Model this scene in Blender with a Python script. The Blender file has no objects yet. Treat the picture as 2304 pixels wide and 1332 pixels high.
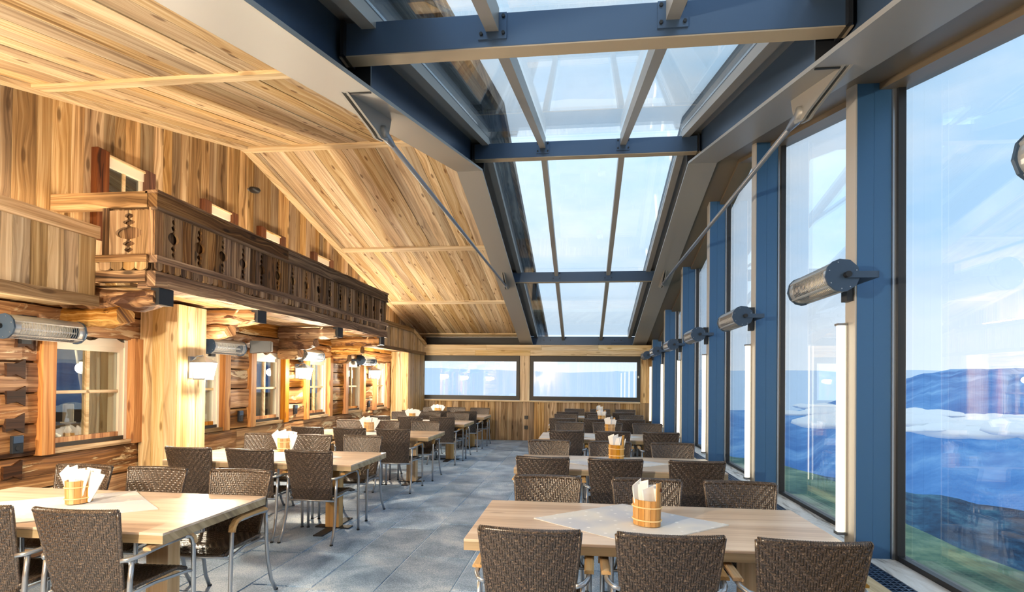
import bpy, bmesh, math, random
from mathutils import Vector, Matrix, noise as mnoise
R = math.radians
rnd = random.Random(7)

# ------------------------------------------------------------------ camera
scn = bpy.context.scene
COL = scn.collection
F_PX, PX, PY = 1201.3, 1172.2, 843.5
YAW, PITCH, ROLL, CAM_H = R(6.602), R(.6386), R(.6089), 1.6
fw = Vector((-math.sin(YAW)*math.cos(PITCH), math.cos(YAW)*math.cos(PITCH), math.sin(PITCH)))
r0 = Vector((math.cos(YAW), math.sin(YAW), 0))
u0 = r0.cross(fw)
rt = r0*math.cos(ROLL) + u0*math.sin(ROLL)
up = u0*math.cos(ROLL) - r0*math.sin(ROLL)
cam_data = bpy.data.cameras.new('camera')
cam = bpy.data.objects.new('camera', cam_data)
COL.objects.link(cam)
m = Matrix((rt, up, -fw)).transposed().to_4x4()
m.translation = Vector((0, 0, CAM_H))
cam.matrix_world = m
cam_data.sensor_width = 36.0
cam_data.sensor_fit = 'HORIZONTAL'
cam_data.lens = F_PX*36/2304
cam_data.shift_x = (1152-PX)/2304
cam_data.shift_y = (PY-666)/2304
cam_data.clip_start = .05
cam_data.clip_end = 20000
scn.camera = cam

# ------------------------------------------------------------------ light levels
SKY = 1.0           # sky strength
LANTERN_W = 100.0    # watts per wall lantern
COVE = 46.0         # emission of the hidden cove strips
TUBE = 2.1          # emission of the tubes on the posts
EXPOSURE = 0.5
scn.view_settings.view_transform = 'Standard'
scn.view_settings.look = 'None'
scn.view_settings.gamma = 1.0
scn.view_settings.use_curve_mapping = False
scn.view_settings.exposure = EXPOSURE


def c(h, a=1.0):
    h = h.lstrip('#')
    v = [int(h[i:i+2], 16)/255 for i in (0, 2, 4)]
    return tuple((x/12.92 if x <= .04045 else ((x+.055)/1.055)**2.4) for x in v) + (a,)


world = bpy.data.worlds.new('sky')
scn.world = world
world.use_nodes = True
wn, wl = world.node_tree.nodes, world.node_tree.links
wn.clear()
wo = wn.new('ShaderNodeOutputWorld'); wb = wn.new('ShaderNodeBackground')
wt = wn.new('ShaderNodeTexCoord'); ws = wn.new('ShaderNodeSeparateXYZ')
wl.new(wt.outputs['Generated'], ws.inputs[0])
wr = wn.new('ShaderNodeValToRGB')
wr.color_ramp.elements[0].position = 0.0; wr.color_ramp.elements[0].color = (.86, .93, 1.0, 1)
wr.color_ramp.elements[1].position = .75; wr.color_ramp.elements[1].color = (.52, .75, .96, 1)
e = wr.color_ramp.elements.new(.22); e.color = (.47, .70, .95, 1)
wl.new(ws.outputs['Z'], wr.inputs[0])
wm = wn.new('ShaderNodeMapping'); wm.inputs['Scale'].default_value = (1.3, 1.3, 3.6)
wl.new(wt.outputs['Generated'], wm.inputs[0])
wnz = wn.new('ShaderNodeTexNoise'); wnz.inputs['Scale'].default_value = 1.7
wnz.inputs['Detail'].default_value = 5; wnz.inputs['Roughness'].default_value = .55
wl.new(wm.outputs[0], wnz.inputs['Vector'])
wc = wn.new('ShaderNodeValToRGB')
wc.color_ramp.elements[0].position = .38; wc.color_ramp.elements[1].position = .66
wl.new(wnz.outputs[0], wc.inputs[0])
wx = wn.new('ShaderNodeMix'); wx.data_type = 'RGBA'
wl.new(wc.outputs[0], wx.inputs[0]); wl.new(wr.outputs[0], wx.inputs[6])
wx.inputs[7].default_value = (.86, .92, .98, 1)
wl.new(wx.outputs[2], wb.inputs[0]); wb.inputs[1].default_value = SKY
wl.new(wb.outputs[0], wo.inputs[0])

# ------------------------------------------------------------------ helpers
def link(o, parent=None):
    COL.objects.link(o)
    if parent is not None:
        o.parent = parent
    return o


def empty(name, loc=(0, 0, 0), rz=0.0, parent=None):
    o = bpy.data.objects.new(name, None)
    o.location = loc; o.rotation_euler = (0, 0, rz); o.empty_display_size = .1
    return link(o, parent)


def tag(o, label=None, cat=None, group=None, kind=None):
    if label: o['label'] = label
    if cat: o['category'] = cat
    if group: o['group'] = group
    if kind: o['kind'] = kind
    return o


class MB:
    def __init__(s): s.v = []; s.f = []
    def add(s, vs, fs):
        n = len(s.v); s.v += [tuple(v) for v in vs]; s.f += [tuple(i+n for i in f) for f in fs]; return s
    def box(s, x0, x1, y0, y1, z0, z1):
        return s.add([(x0, y0, z0), (x1, y0, z0), (x1, y1, z0), (x0, y1, z0), (x0, y0, z1), (x1, y0, z1), (x1, y1, z1), (x0, y1, z1)],
                     [(0, 3, 2, 1), (4, 5, 6, 7), (0, 1, 5, 4), (1, 2, 6, 5), (2, 3, 7, 6), (3, 0, 4, 7)])
    def prism(s, poly, axis, a0, a1):
        """polygon in the two axes other than `axis`, extruded a0..a1 (poly in cyclic order xy / yz / xz)"""
        def P(p, a):
            return {'x': (a, p[0], p[1]), 'y': (p[0], a, p[1]), 'z': (p[0], p[1], a)}[axis]
        n = len(poly)
        vs = [P(p, a0) for p in poly] + [P(p, a1) for p in poly]
        fs = [tuple(range(n-1, -1, -1)), tuple(range(n, 2*n))] + [(i, (i+1) % n, n+(i+1) % n, n+i) for i in range(n)]
        return s.add(vs, fs)
    def hexa(s, lo, hi):
        """8 corner points: lower four, upper four in the same order"""
        return s.add(list(lo)+list(hi), [(0, 3, 2, 1), (4, 5, 6, 7), (0, 1, 5, 4), (1, 2, 6, 5), (2, 3, 7, 6), (3, 0, 4, 7)])
    def tube(s, pts, r, n=8, caps=True, sx=1.0, sy=1.0):
        pts = [Vector(p) for p in pts]; rings = []
        t0 = (pts[1]-pts[0]).normalized()
        a = Vector((0, 0, 1)) if abs(t0.z) < .9 else Vector((1, 0, 0))
        nx = t0.cross(a).normalized()
        for i, p in enumerate(pts):
            t = (pts[min(i+1, len(pts)-1)]-pts[max(i-1, 0)]).normalized()
            nx = (nx - t*nx.dot(t)).normalized(); ny = t.cross(nx)
            rr = r[i] if isinstance(r, (list, tuple)) else r
            rings.append([p+nx*(rr*sx*math.cos(2*math.pi*k/n))+ny*(rr*sy*math.sin(2*math.pi*k/n)) for k in range(n)])
        vs = [v for g in rings for v in g]; fs = []
        for i in range(len(pts)-1):
            for k in range(n):
                fs.append((i*n+k, i*n+(k+1) % n, (i+1)*n+(k+1) % n, (i+1)*n+k))
        if caps:
            fs.append(tuple(range(n-1, -1, -1))); fs.append(tuple((len(pts)-1)*n+k for k in range(n)))
        return s.add(vs, fs)
    def lathe(s, prof, n=16, cx=0, cy=0, sx=1, sy=1):
        vs = []; fs = []
        for (r_, z) in prof:
            for k in range(n):
                a = 2*math.pi*k/n; vs.append((cx+r_*sx*math.cos(a), cy+r_*sy*math.sin(a), z))
        for i in range(len(prof)-1):
            for k in range(n):
                fs.append((i*n+k, i*n+(k+1) % n, (i+1)*n+(k+1) % n, (i+1)*n+k))
        fs.append(tuple(range(n-1, -1, -1))); fs.append(tuple((len(prof)-1)*n+k for k in range(n)))
        return s.add(vs, fs)
    def mesh(s, name, mat, smooth=False, bevel=0.0):
        me = bpy.data.meshes.new(name); me.from_pydata(s.v, [], s.f)
        bm = bmesh.new(); bm.from_mesh(me)
        bmesh.ops.recalc_face_normals(bm, faces=bm.faces)
        if bevel:
            bmesh.ops.bevel(bm, geom=list(bm.edges), offset=bevel, segments=2, affect='EDGES', profile=.6)
        bm.to_mesh(me); bm.free()
        if smooth:
            me.polygons.foreach_set('use_smooth', [True]*len(me.polygons))
        me.materials.append(mat); me.update()
        return me
    def build(s, name, mat, parent=None, smooth=False, bevel=0.0, loc=None):
        o = bpy.data.objects.new(name, s.mesh(name, mat, smooth, bevel))
        if loc: o.location = loc
        return link(o, parent)


_cubes = {}
def bar(name, parent, mat, x0, x1, y0, y1, z0, z1, rot=None, bev=True):
    """axis-aligned piece that shares one bevelled unit block per material"""
    key = mat.name
    if key not in _cubes:
        _cubes[key] = MB().box(-.5, .5, -.5, .5, -.5, .5).mesh('block_'+key, mat)
    o = bpy.data.objects.new(name, _cubes[key])
    o.location = ((x0+x1)/2, (y0+y1)/2, (z0+z1)/2); o.scale = (x1-x0, y1-y0, z1-z0)
    if rot: o.rotation_euler = rot
    return link(o, parent)


def share(name, me, parent, loc=(0, 0, 0), rot=(0, 0, 0), scale=(1, 1, 1)):
    o = bpy.data.objects.new(name, me)
    o.location = loc; o.rotation_euler = rot; o.scale = scale
    return link(o, parent)


KIDS = {}
def copy_tree(o, parent=None):
    q = o.copy(); COL.objects.link(q); q.parent = parent
    for ch in o.children: copy_tree(ch, q)
    return q


# ------------------------------------------------------------------ materials
class NT:
    def __init__(s, name):
        s.m = bpy.data.materials.new(name); s.m.use_nodes = True
        s.t = s.m.node_tree; s.n = s.t.nodes; s.l = s.t.links
        s.bs = s.n['Principled BSDF']; s.out = s.n['Material Output']
    def new(s, t, **k):
        q = s.n.new('ShaderNode'+t)
        for a, b in k.items(): setattr(q, a, b)
        return q
    def lk(s, a, b): s.l.new(a, b)
    def math(s, op, a, b=None, clamp=False):
        q = s.new('Math', operation=op, use_clamp=clamp)
        for i, v in enumerate((a, b)):
            if v is None: continue
            if isinstance(v, (int, float)): q.inputs[i].default_value = v
            else: s.lk(v, q.inputs[i])
        return q.outputs[0]
    def ramp(s, fac, stops):
        q = s.new('ValToRGB'); el = q.color_ramp.elements
        el[0].position, el[0].color = stops[0]; el[1].position, el[1].color = stops[-1]
        for p, col in stops[1:-1]:
            e_ = el.new(p); e_.color = col
        s.lk(fac, q.inputs[0]); return q.outputs[0]
    def mix(s, fac, a, b, bt='MIX'):
        q = s.new('Mix', data_type='RGBA', blend_type=bt)
        for i, v in ((0, fac), (6, a), (7, b)):
            if isinstance(v, (int, float, tuple)): q.inputs[i].default_value = v
            else: s.lk(v, q.inputs[i])
        return q.outputs[2]
    def noise(s, vec, scale=1, detail=4, rough=.55, dist=0):
        q = s.new('TexNoise'); s.lk(vec, q.inputs['Vector'])
        q.inputs['Scale'].default_value = scale; q.inputs['Detail'].default_value = detail
        q.inputs['Roughness'].default_value = rough; q.inputs['Distortion'].default_value = dist
        return q.outputs[0]
    def mapping(s, vec, scale):
        q = s.new('Mapping'); s.lk(vec, q.inputs[0]); q.inputs['Scale'].default_value = scale; return q.outputs[0]
    def bump(s, h, strength=.3, dist=.01):
        q = s.new('Bump'); q.inputs['Strength'].default_value = strength; q.inputs['Distance'].default_value = dist
        s.lk(h, q.inputs['Height']); s.lk(q.outputs[0], s.bs.inputs['Normal'])


def plain(name, col, rough=.5, metal=0.0, spec=.5):
    t = NT(name); t.bs.inputs['Base Color'].default_value = col
    t.bs.inputs['Roughness'].default_value = rough; t.bs.inputs['Metallic'].default_value = metal
    t.bs.inputs['Specular IOR Level'].default_value = spec
    return t.m


def emit(name, col, strength):
    t = NT(name); t.bs.inputs['Base Color'].default_value = (0, 0, 0, 1)
    t.bs.inputs['Emission Color'].default_value = col; t.bs.inputs['Emission Strength'].default_value = strength
    return t.m


def wood(name, axis, dark, mid, light, coord='pos', s=1.0, rand=.35, rough=.62, bump=.35, knot=.12, patch=None, patch_lo=.56, kn_col=None, flat=False):
    """sawn wood, grain along `axis`; every object shifts the grain and its tone"""
    t = NT(name)
    if coord == 'pos':
        vec = t.new('NewGeometry').outputs['Position']
    else:
        vec = t.new('TexCoord').outputs['Object']
    oi = t.new('ObjectInfo')
    sx = t.new('SeparateXYZ'); t.lk(vec, sx.inputs[0])
    o3 = [sx.outputs[k] for k in 'XYZ']; ai = 'xyz'.index(axis)
    oth = [o3[k] for k in range(3) if k != ai]
    u_ = oth[0] if flat else t.math('ADD', oth[0], oth[1])
    u_ = t.math('ADD', u_, t.math('MULTIPLY', oi.outputs['Random'], 37.3)); v_ = t.math('ADD', o3[ai], t.math('MULTIPLY', oi.outputs['Random'], 51.7))
    def vec2(ac, al):
        q = t.new('CombineXYZ'); t.lk(t.math('MULTIPLY', u_, ac*s), q.inputs[0]); t.lk(t.math('MULTIPLY', v_, al*s), q.inputs[1]); return q.outputs[0]
    kf = None
    if knot:
        vo = t.new('TexVoronoi', voronoi_dimensions='2D'); t.lk(vec2(5.2, 1.55), vo.inputs['Vector']); vo.inputs['Scale'].default_value = 1
        sc_ = t.new('SeparateColor'); t.lk(vo.outputs['Color'], sc_.inputs[0])
        on = t.math('GREATER_THAN', sc_.outputs[0], .45)
        kd = vo.outputs['Distance']
        kf = t.math('MULTIPLY', t.ramp(kd, [(knot*.5, (1, 1, 1, 1)), (knot, (0, 0, 0, 1))]), on)
        near = t.math('MULTIPLY', t.ramp(kd, [(0, (1, 1, 1, 1)), (.5, (0, 0, 0, 1))]), on)
        u_ = t.math('ADD', u_, t.math('MULTIPLY', near, .045))     # grain flows round the knots
    u_ = t.math('ADD', u_, t.math('MULTIPLY', t.noise(vec2(2.0, .9), 1, 2, .5), .05))
    g1 = t.noise(vec2(26, .55), 1, 4, .6, .4)
    g2 = t.noise(vec2(6.5, .22), 1, 3, .5, .3)
    g3 = t.noise(vec2(95, 1.4), 1, 3, .6, .1)
    fac = t.math('ADD', t.math('ADD', t.math('MULTIPLY', g1, .5), t.math('MULTIPLY', g2, .32)), t.math('MULTIPLY', g3, .18))
    col = t.ramp(fac, [(.36, dark), (.485, mid), (.61, light)])
    if patch:
        pn = t.noise(vec2(6.0, 1.5), 1, 6, .68, 1.0)
        pf = t.ramp(pn, [(patch_lo, (0, 0, 0, 1)), (patch_lo+.05, (1, 1, 1, 1))])
        col = t.mix(pf, col, patch)
    if kf is not None:
        col = t.mix(t.math('MULTIPLY', kf, .8), col, kn_col or dark)
    # tone per piece
    val = t.math('ADD', t.math('MULTIPLY', oi.outputs['Random'], rand), 1-rand*.62)
    hs = t.new('HueSaturation'); t.lk(col, hs.inputs['Color']); t.lk(val, hs.inputs['Value'])
    r2 = t.math('FRACT', t.math('MULTIPLY', oi.outputs['Random'], 13.7))
    t.lk(t.math('ADD', t.math('MULTIPLY', r2, .35), .78), hs.inputs['Saturation'])
    t.lk(hs.outputs[0], t.bs.inputs['Base Color'])
    t.bs.inputs['Roughness'].default_value = rough
    t.bs.inputs['Specular IOR Level'].default_value = .3
    if bump: t.bump(fac, bump, .012)
    return t.m


LD, LM, LL = c('#7d5a30'), c('#c09a62'), c('#e6cd9c')
M = {}
for ax in 'xyz':
    M['board_'+ax] = wood('weathered_board_'+ax, ax, c('#604425'), c('#ab875a'), c('#d8bd92'), rand=.8, knot=.13)
    M['old_'+ax] = wood('dark_old_wood_'+ax, ax, c('#261a10'), c('#785739'), c('#c4a072'), rand=.75, bump=.7)
M['ceil'] = wood('ceiling_board', 'y', c('#846644'), c('#c3a478'), c('#e2cfa9'), rand=.45, knot=.11, kn_col=c('#6b4520'), flat=True)
M['trim_x'] = wood('pale_trim_x', 'x', c('#b59668'), c('#dcbf8e'), c('#f0dcb4'), rand=.15)
M['trim_y'] = wood('pale_trim_y', 'y', c('#ae8e60'), c('#d4b684'), c('#ead3a8'), rand=.15)
M['pillar'] = wood('pillar_board', 'z', c('#8f7048'), c('#cdac78'), c('#ecd6aa'), rand=.3, knot=.1)
M['log'] = wood('aged_log', 'y', c('#2e180a'), c('#96622f'), c('#d9a566'), s=.8, rand=.3, bump=.9, knot=.0, patch=c('#e6cb9a'), patch_lo=.56)
M['post'] = wood('window_post', 'z', c('#7a4218'), c('#bd7c3a'), c('#dda662'), rand=.25, bump=.5)
M['red'] = wood('red_brown_board', 'z', c('#30160b'), c('#643820'), c('#84542f'), rand=.2)
M['key'] = wood('dark_butterfly_key', 'y', c('#160b05'), c('#38200f'), c('#523420'), rand=.2, knot=0)
M['fill_bulb'] = emit('niche_fill_glow', (1, .8, .5, 1), 12)  # glow of the bulbs added in the window niches
for ax in 'z': M['band'] = wood('pale_parapet_board', 'z', c('#7d6344'), c('#c2a67c'), c('#e6d3ae'), rand=.5, knot=.12)
M['console'] = wood('console_log', 'x', c('#3a2010'), c('#96683a'), c('#d8b27a'), s=.9, rand=.3, bump=.9, knot=0, patch=c('#4a2a14'), patch_lo=.56)
M['table'] = wood('table_oak', 'x', c('#b09176'), c('#d2b79b'), c('#e6d2ba'), coord='obj', s=.55, rand=.06, rough=.32, bump=.05, knot=.05)
M['table_edge'] = wood('table_edge_oak', 'x', c('#82705a'), c('#a89472'), c('#c2ad8c'), coord='obj', s=.6, rand=.06, rough=.5, bump=.05, knot=0)
M['ped'] = wood('pedestal_oak', 'z', c('#b2834c'), c('#d6a96c'), c('#e6c48e'), coord='obj', s=.6, rand=.08, knot=0)
M['arm'] = wood('armrest_teak', 'y', c('#9a6c34'), c('#c79a5c'), c('#dab67c'), coord='obj', rand=.1, knot=0, rough=.45)
M['stave'] = wood('bucket_stave', 'z', c('#a8702f'), c('#c99348'), c('#dcae68'), coord='obj', rand=.3, s=1.4, knot=0, rough=.5)
M['hoop'] = plain('pale_hoop', c('#efcf96'), .6)
M['cream'] = plain('cream_paint', c('#efe6cf'), .5)
M['steel'] = plain('dark_steel', c('#98958f'), .42, .25)
M['steel_b'] = plain('blue_grey_steel', c('#465a74'), .36, .4)
M['soffit'] = plain('bronze_paint', c('#6f6250'), .42, .2)
M['under'] = plain('warm_grey_paint', c('#a3957f'), .45, .1)
for ax in 'y': M['grey_y'] = wood('grey_weathered_plank', 'y', c('#3d4a58'), c('#7d8b98'), c('#c3ccd2'), rand=.5, bump=.6, flat=True)
M['post_m'] = plain('post_sky_blue', c('#3a6590'), .42, .3)  # blue sky reflection put into the face colour
M['post_l'] = plain('post_side_paint', c('#b9b6b0'), .5, .3)
M['black'] = plain('black_paint', c('#1c1e22'), .45)
M['frame'] = plain('window_frame_dark', c('#34322e'), .45)
M['alu'] = plain('satin_aluminium', c('#aeb3ba'), .3, .85)
M['grey_al'] = plain('grey_metal', c('#8f949c'), .35, .7)
M['gold'] = plain('reflector', c('#f6f0e0'), .5, .15)
M['heat_b'] = plain('heater_cap', c('#3f5268'), .4, .4)
M['heat_s'] = plain('heater_shell', c('#b4b8ba'), .3, .6)
M['paper'] = plain('white_paper', c('#f4f3f0'), .7)
M['ink'] = plain('black_ink', c('#22242a'), .7)
M['candle'] = plain('candle_wax', c('#efe9d8'), .6)
M['curtain'] = plain('linen_curtain', c('#d8d2c0'), .9)
M['dark_room'] = plain('inner_room_paint', c('#4a3c2c'), .9)
M['rock'] = plain('socket_black', c('#22262b'), .35)
M['lamp_glow'] = emit('lantern_glass', (1, .86, .62, 1), 14)
M['tube'] = emit('tube_light', (1, .90, .68, 1), TUBE)
M['cove'] = emit('cove_strip', (1, .84, .62, 1), COVE)


def glass_mat(name, tint, base=.05, power=4.0, gain=.9):
    t = NT(name); t.n.remove(t.bs)
    tr = t.new('BsdfTransparent'); tr.inputs[0].default_value = tint
    gl = t.new('BsdfGlossy'); gl.inputs['Roughness'].default_value = 0.0; gl.inputs['Color'].default_value = (1, 1, 1, 1)
    lw = t.new('LayerWeight'); lw.inputs[0].default_value = .5
    p = t.math('POWER', lw.outputs['Facing'], power)
    fac = t.math('ADD', t.math('MULTIPLY', p, gain), base, True)
    mx = t.new('MixShader'); t.lk(fac, mx.inputs[0]); t.lk(tr.outputs[0], mx.inputs[1]); t.lk(gl.outputs[0], mx.inputs[2])
    t.lk(mx.outputs[0], t.out.inputs[0])
    return t.m


M['glass'] = glass_mat('wall_glass', (.94, .97, .99, 1), .10)
M['roof_glass'] = glass_mat('roof_glass', (.93, .97, .99, 1), .045)
M['pane'] = glass_mat('small_pane_glass', (.9, .93, .93, 1), .10)

# stone floor, blue of the sky light put into the slab colour
t = NT('granite_slab')
v = t.new('NewGeometry').outputs['Position']; oi = t.new('ObjectInfo')
sp = t.noise(v, 90, 3, .7); bl = t.noise(v, 2.2, 4, .6, .6); fine = t.noise(v, 260, 2, .6)
f1 = t.math('ADD', t.math('MULTIPLY', sp, .45), t.math('ADD', t.math('MULTIPLY', bl, .4), t.math('MULTIPLY', fine, .15)))
colr = t.ramp(f1, [(.38, c('#5a7898')), (.5, c('#9dbad8')), (.6, c('#e2eef9'))])
hs = t.new('HueSaturation'); t.lk(colr, hs.inputs['Color'])
t.lk(t.math('ADD', t.math('MULTIPLY', oi.outputs['Random'], .35), .82), hs.inputs['Value'])
t.lk(hs.outputs[0], t.bs.inputs['Base Color']); t.bs.inputs['Roughness'].default_value = .42
t.bump(f1, .35, .004); M['slab'] = t.m
M['grout'] = plain('pale_grout', c('#f0f3f5'), .9)
# pale stone sill
t = NT('pale_stone_sill'); v = t.new('NewGeometry').outputs['Position']
n1 = t.noise(t.mapping(v, (6, 1.2, 6)), 1, 6, .65, 1.5)
t.lk(t.ramp(n1, [(.36, c('#6f675c')), (.46, c('#cfcdc8')), (.6, c('#e6e6e4'))]), t.bs.inputs['Base Color'])
t.bs.inputs['Roughness'].default_value = .45; M['sill'] = t.m
# wicker
t = NT('brown_wicker'); v = t.new('TexCoord').outputs['Object']
n1 = t.noise(v, 140, 2, .5)
t.lk(t.ramp(n1, [(.35, c('#221b15')), (.6, c('#55463a')), (.75, c('#927f6a'))]), t.bs.inputs['Base Color'])
t.bs.inputs['Roughness'].default_value = .3; t.bs.inputs['Specular IOR Level'].default_value = .7; M['wicker'] = t.m
M['wicker_core'] = plain('wicker_shadow', c('#1d1712'), .7)
# cloth with small pale stars
t = NT('grey_star_cloth'); v = t.new('TexCoord').outputs['Object']
vo = t.new('TexVoronoi'); t.lk(v, vo.inputs['Vector']); vo.inputs['Scale'].default_value = 11; vo.inputs['Randomness'].default_value = .25
st = t.ramp(vo.outputs['Distance'], [(.10, (1, 1, 1, 1)), (.14, (0, 0, 0, 1))])
pn = t.noise(v, 2.4, 2, .5)
base = t.ramp(pn, [(.42, c('#c3c7cf')), (.58, c('#dcdad4'))])
t.lk(t.mix(t.math('MULTIPLY', st, .7), base, c('#f4f4f2')), t.bs.inputs['Base Color'])
t.bs.inputs['Roughness'].default_value = .9; M['cloth'] = t.m
# outside
t = NT('meadow_grass'); v = t.new('NewGeometry').outputs['Position']
n1 = t.noise(v, .9, 6, .7)
t.lk(t.ramp(n1, [(.35, c('#2c4a3c')), (.5, c('#5c7d62')), (.65, c('#93a882'))]), t.bs.inputs['Base Color']); t.bs.inputs['Roughness'].default_value = 1
M['grass'] = t.m
t = NT('dark_forest'); v = t.new('NewGeometry').outputs['Position']
n1 = t.noise(v, .12, 6, .75)
t.lk(t.ramp(n1, [(.4, c('#16304a')), (.52, c('#27506e')), (.66, c('#4f7d8f'))]), t.bs.inputs['Base Color']); t.bs.inputs['Roughness'].default_value = 1
M['forest'] = t.m
t = NT('blue_haze_mountain'); v = t.new('NewGeometry').outputs['Position']  # atmospheric blue put into the mountain colour
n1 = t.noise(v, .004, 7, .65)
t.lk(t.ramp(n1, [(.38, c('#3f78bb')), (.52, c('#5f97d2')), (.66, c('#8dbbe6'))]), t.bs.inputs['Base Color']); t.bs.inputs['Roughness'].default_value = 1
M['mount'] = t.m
M['haze_rock'] = plain('pale_far_haze', c('#dbe9f8'), 1)  # distance haze put into the colour of the far range
M['cloud'] = plain('valley_cloud', (.95, .96, .97, 1), 1)
# ================================================================== geometry constants
YE = 15.08                               # roof end, beyond the far wall
YR, YF, YB = 6.975, -.55, 14.28          # ridge, rear wall behind the camera, far wall
XW, XLOG, XBAND = -4.79, -4.75, -4.30    # upper clad wall, log wall face, parapet band face
XG = 2.06                                # glass wall
def rz(Y, z0): return z0 - (.257*(YR-Y) if Y < YR else .241*(Y-YR))
def zc(Y): return rz(Y, 4.834)           # ceiling underside
def zg(Y): return rz(Y, 4.391)           # girder underside

# ------------------------------------------------------------------ floor
fl = MB().box(-5.2, 2.3, YF-.2, YB+.2, -.2, -.012).build('floor', M['grout'])
tag(fl, kind='structure')
edges = [-4.75, -4.12, -3.62, -3.05, -2.55, -2.05, -1.55, -.98, -.50, .02, .58, 1.05, 1.57]
rf = random.Random(3)
for i in range(len(edges)-1):
    y = YF + rf.uniform(-.6, 0)
    while y < YB:
        L = rf.choice((.62, .8, .95, 1.1)); y1 = min(y+L, YB)
        a = max(y, YF)
        if y1-a > .12:
            bar('floor_slab', fl, M['slab'], edges[i]+.008, edges[i+1]-.008, a+.008, y1-.008, -.03, rf.uniform(-.003, .001))
        y += L

# ------------------------------------------------------------------ wooden ceiling, left of the glass roof
XC0, XC1 = -4.82, -1.703
cl = MB()
for (a, b) in ((YF-.1, YR), (YR, YE)):
    cl.hexa([(XC0, a, zc(a)+.03), (XC1, a, zc(a)+.03), (XC1, b, zc(b)+.03), (XC0, b, zc(b)+.03)],
            [(XC0, a, zc(a)+.2), (XC1, a, zc(a)+.2), (XC1, b, zc(b)+.2), (XC0, b, zc(b)+.2)])
cl = cl.build('ceiling', M['board_y']); tag(cl, kind='structure')
trims = [1.1, 4.05, 6.97, 9.92, 12.56, 14.93]
bays = [YF] + trims + [YE]
rf = random.Random(5)
for k in range(len(bays)-1):
    a, b = bays[k], bays[k+1]
    me = MB().hexa([(0, a, zc(a)), (1, a, zc(a)), (1, b, zc(b)), (0, b, zc(b))],
                   [(0, a, zc(a)+.03), (1, a, zc(a)+.03), (1, b, zc(b)+.03), (0, b, zc(b)+.03)]).mesh('ceiling_board_%d' % k, M['ceil'])
    x = XC0+.02
    while x < XC1-.01:
        w = rf.uniform(.13, .21)
        if x+w > XC1-.06: w = XC1-x
        share('ceiling_plank', me, cl, (x+.002, 0, rf.uniform(-.006, .004)), scale=(w-.004, 1, 1))
        x += w
for y in trims:
    MB().hexa([(XW, y-.07, zc(y-.07)-.03), (XC1, y-.07, zc(y-.07)-.03), (XC1, y+.07, zc(y+.07)-.03), (XW, y+.07, zc(y+.07)-.03)],
              [(XW, y-.07, zc(y-.07)+.01), (XC1, y-.07, zc(y-.07)+.01), (XC1, y+.07, zc(y+.07)+.01), (XW, y+.07, zc(y+.07)+.01)]).build('ceiling_batten', M['trim_x'], cl)
# trims where ceiling meets the gable wall
for a, b in ((YF, YR), (YR, YE)):
    MB().hexa([(XW, a, zc(a)-.035), (XW+.13, a, zc(a)-.035), (XW+.13, b, zc(b)-.035), (XW, b, zc(b)-.035)],
              [(XW, a, zc(a)), (XW+.13, a, zc(a)), (XW+.13, b, zc(b)), (XW, b, zc(b))]).build('edge_batten', M['trim_y'], cl)

# ------------------------------------------------------------------ upper clad gable wall
wu = MB()
wu.prism([(YF-.15, 1.9), (YF-.15, zc(YF)+.1), (YR, zc(YR)+.1), (YE+.1, zc(YE)+.1), (YE+.1, 1.9)], 'x', XW-.16, XW-.03)
wu = wu.build('wall_gable', M['board_z']); tag(wu, kind='structure')
rf = random.Random(11); y = YF
UPW = [(4.80, 5.25), (6.28, 6.68), (7.46, 7.86), (9.02, 9.50)]   # small upper windows
while y < YE:
    w = rf.uniform(.12, .21); y1 = min(y+w, YE)
    bar('wall_plank', wu, M['board_z'], XW-.03, XW+rf.uniform(-.006, .006), y+.002, y1-.002, 2.3, max(zc(y), zc(y1))-.0+.02)
    y = y1
for n_, (a, b) in enumerate(UPW):
    w_ = tag(empty('window_%d' % (7+n_), (XW, (a+b)/2, 3.2)), kind='structure')
    def wb_(nm, mt, x0, x1, y0, y1, z0, z1): return bar(nm, w_, M[mt], x0-XW, x1-XW, y0-(a+b)/2, y1-(a+b)/2, z0-3.2, z1-3.2)
    top = 3.80
    wb_('side_board', 'red', XW, XW+.075, a-.13, a, 2.95, top+.04); wb_('side_board', 'red', XW, XW+.075, b, b+.13, 2.95, top+.04)
    wb_('head_board', 'cream', XW, XW+.05, a, b, top-.09, top)
    wb_('head_cap', 'trim_y', XW, XW+.07, a, b, top, top+.02)
    wb_('frame_stile', 'cream', XW, XW+.035, a, a+.035, 2.95, top-.09); wb_('frame_stile', 'cream', XW, XW+.035, b-.035, b, 2.95, top-.09)
    wb_('muntin', 'trim_y', XW, XW+.03, (a+b)/2-.014, (a+b)/2+.014, 2.95, top-.09); wb_('muntin', 'trim_y', XW, XW+.03, a, b, 3.38, 3.405)
    wb_('backing', 'black', XW+.006, XW+.010, a, b, 2.95, top-.05)
    for q in ((a+.035, (a+b)/2-.014), ((a+b)/2+.014, b-.035)):
        wb_('pane', 'pane', XW+.012, XW+.016, q[0], q[1], 2.97, 3.38); wb_('pane', 'pane', XW+.012, XW+.016, q[0], q[1], 3.405, top-.09)

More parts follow.
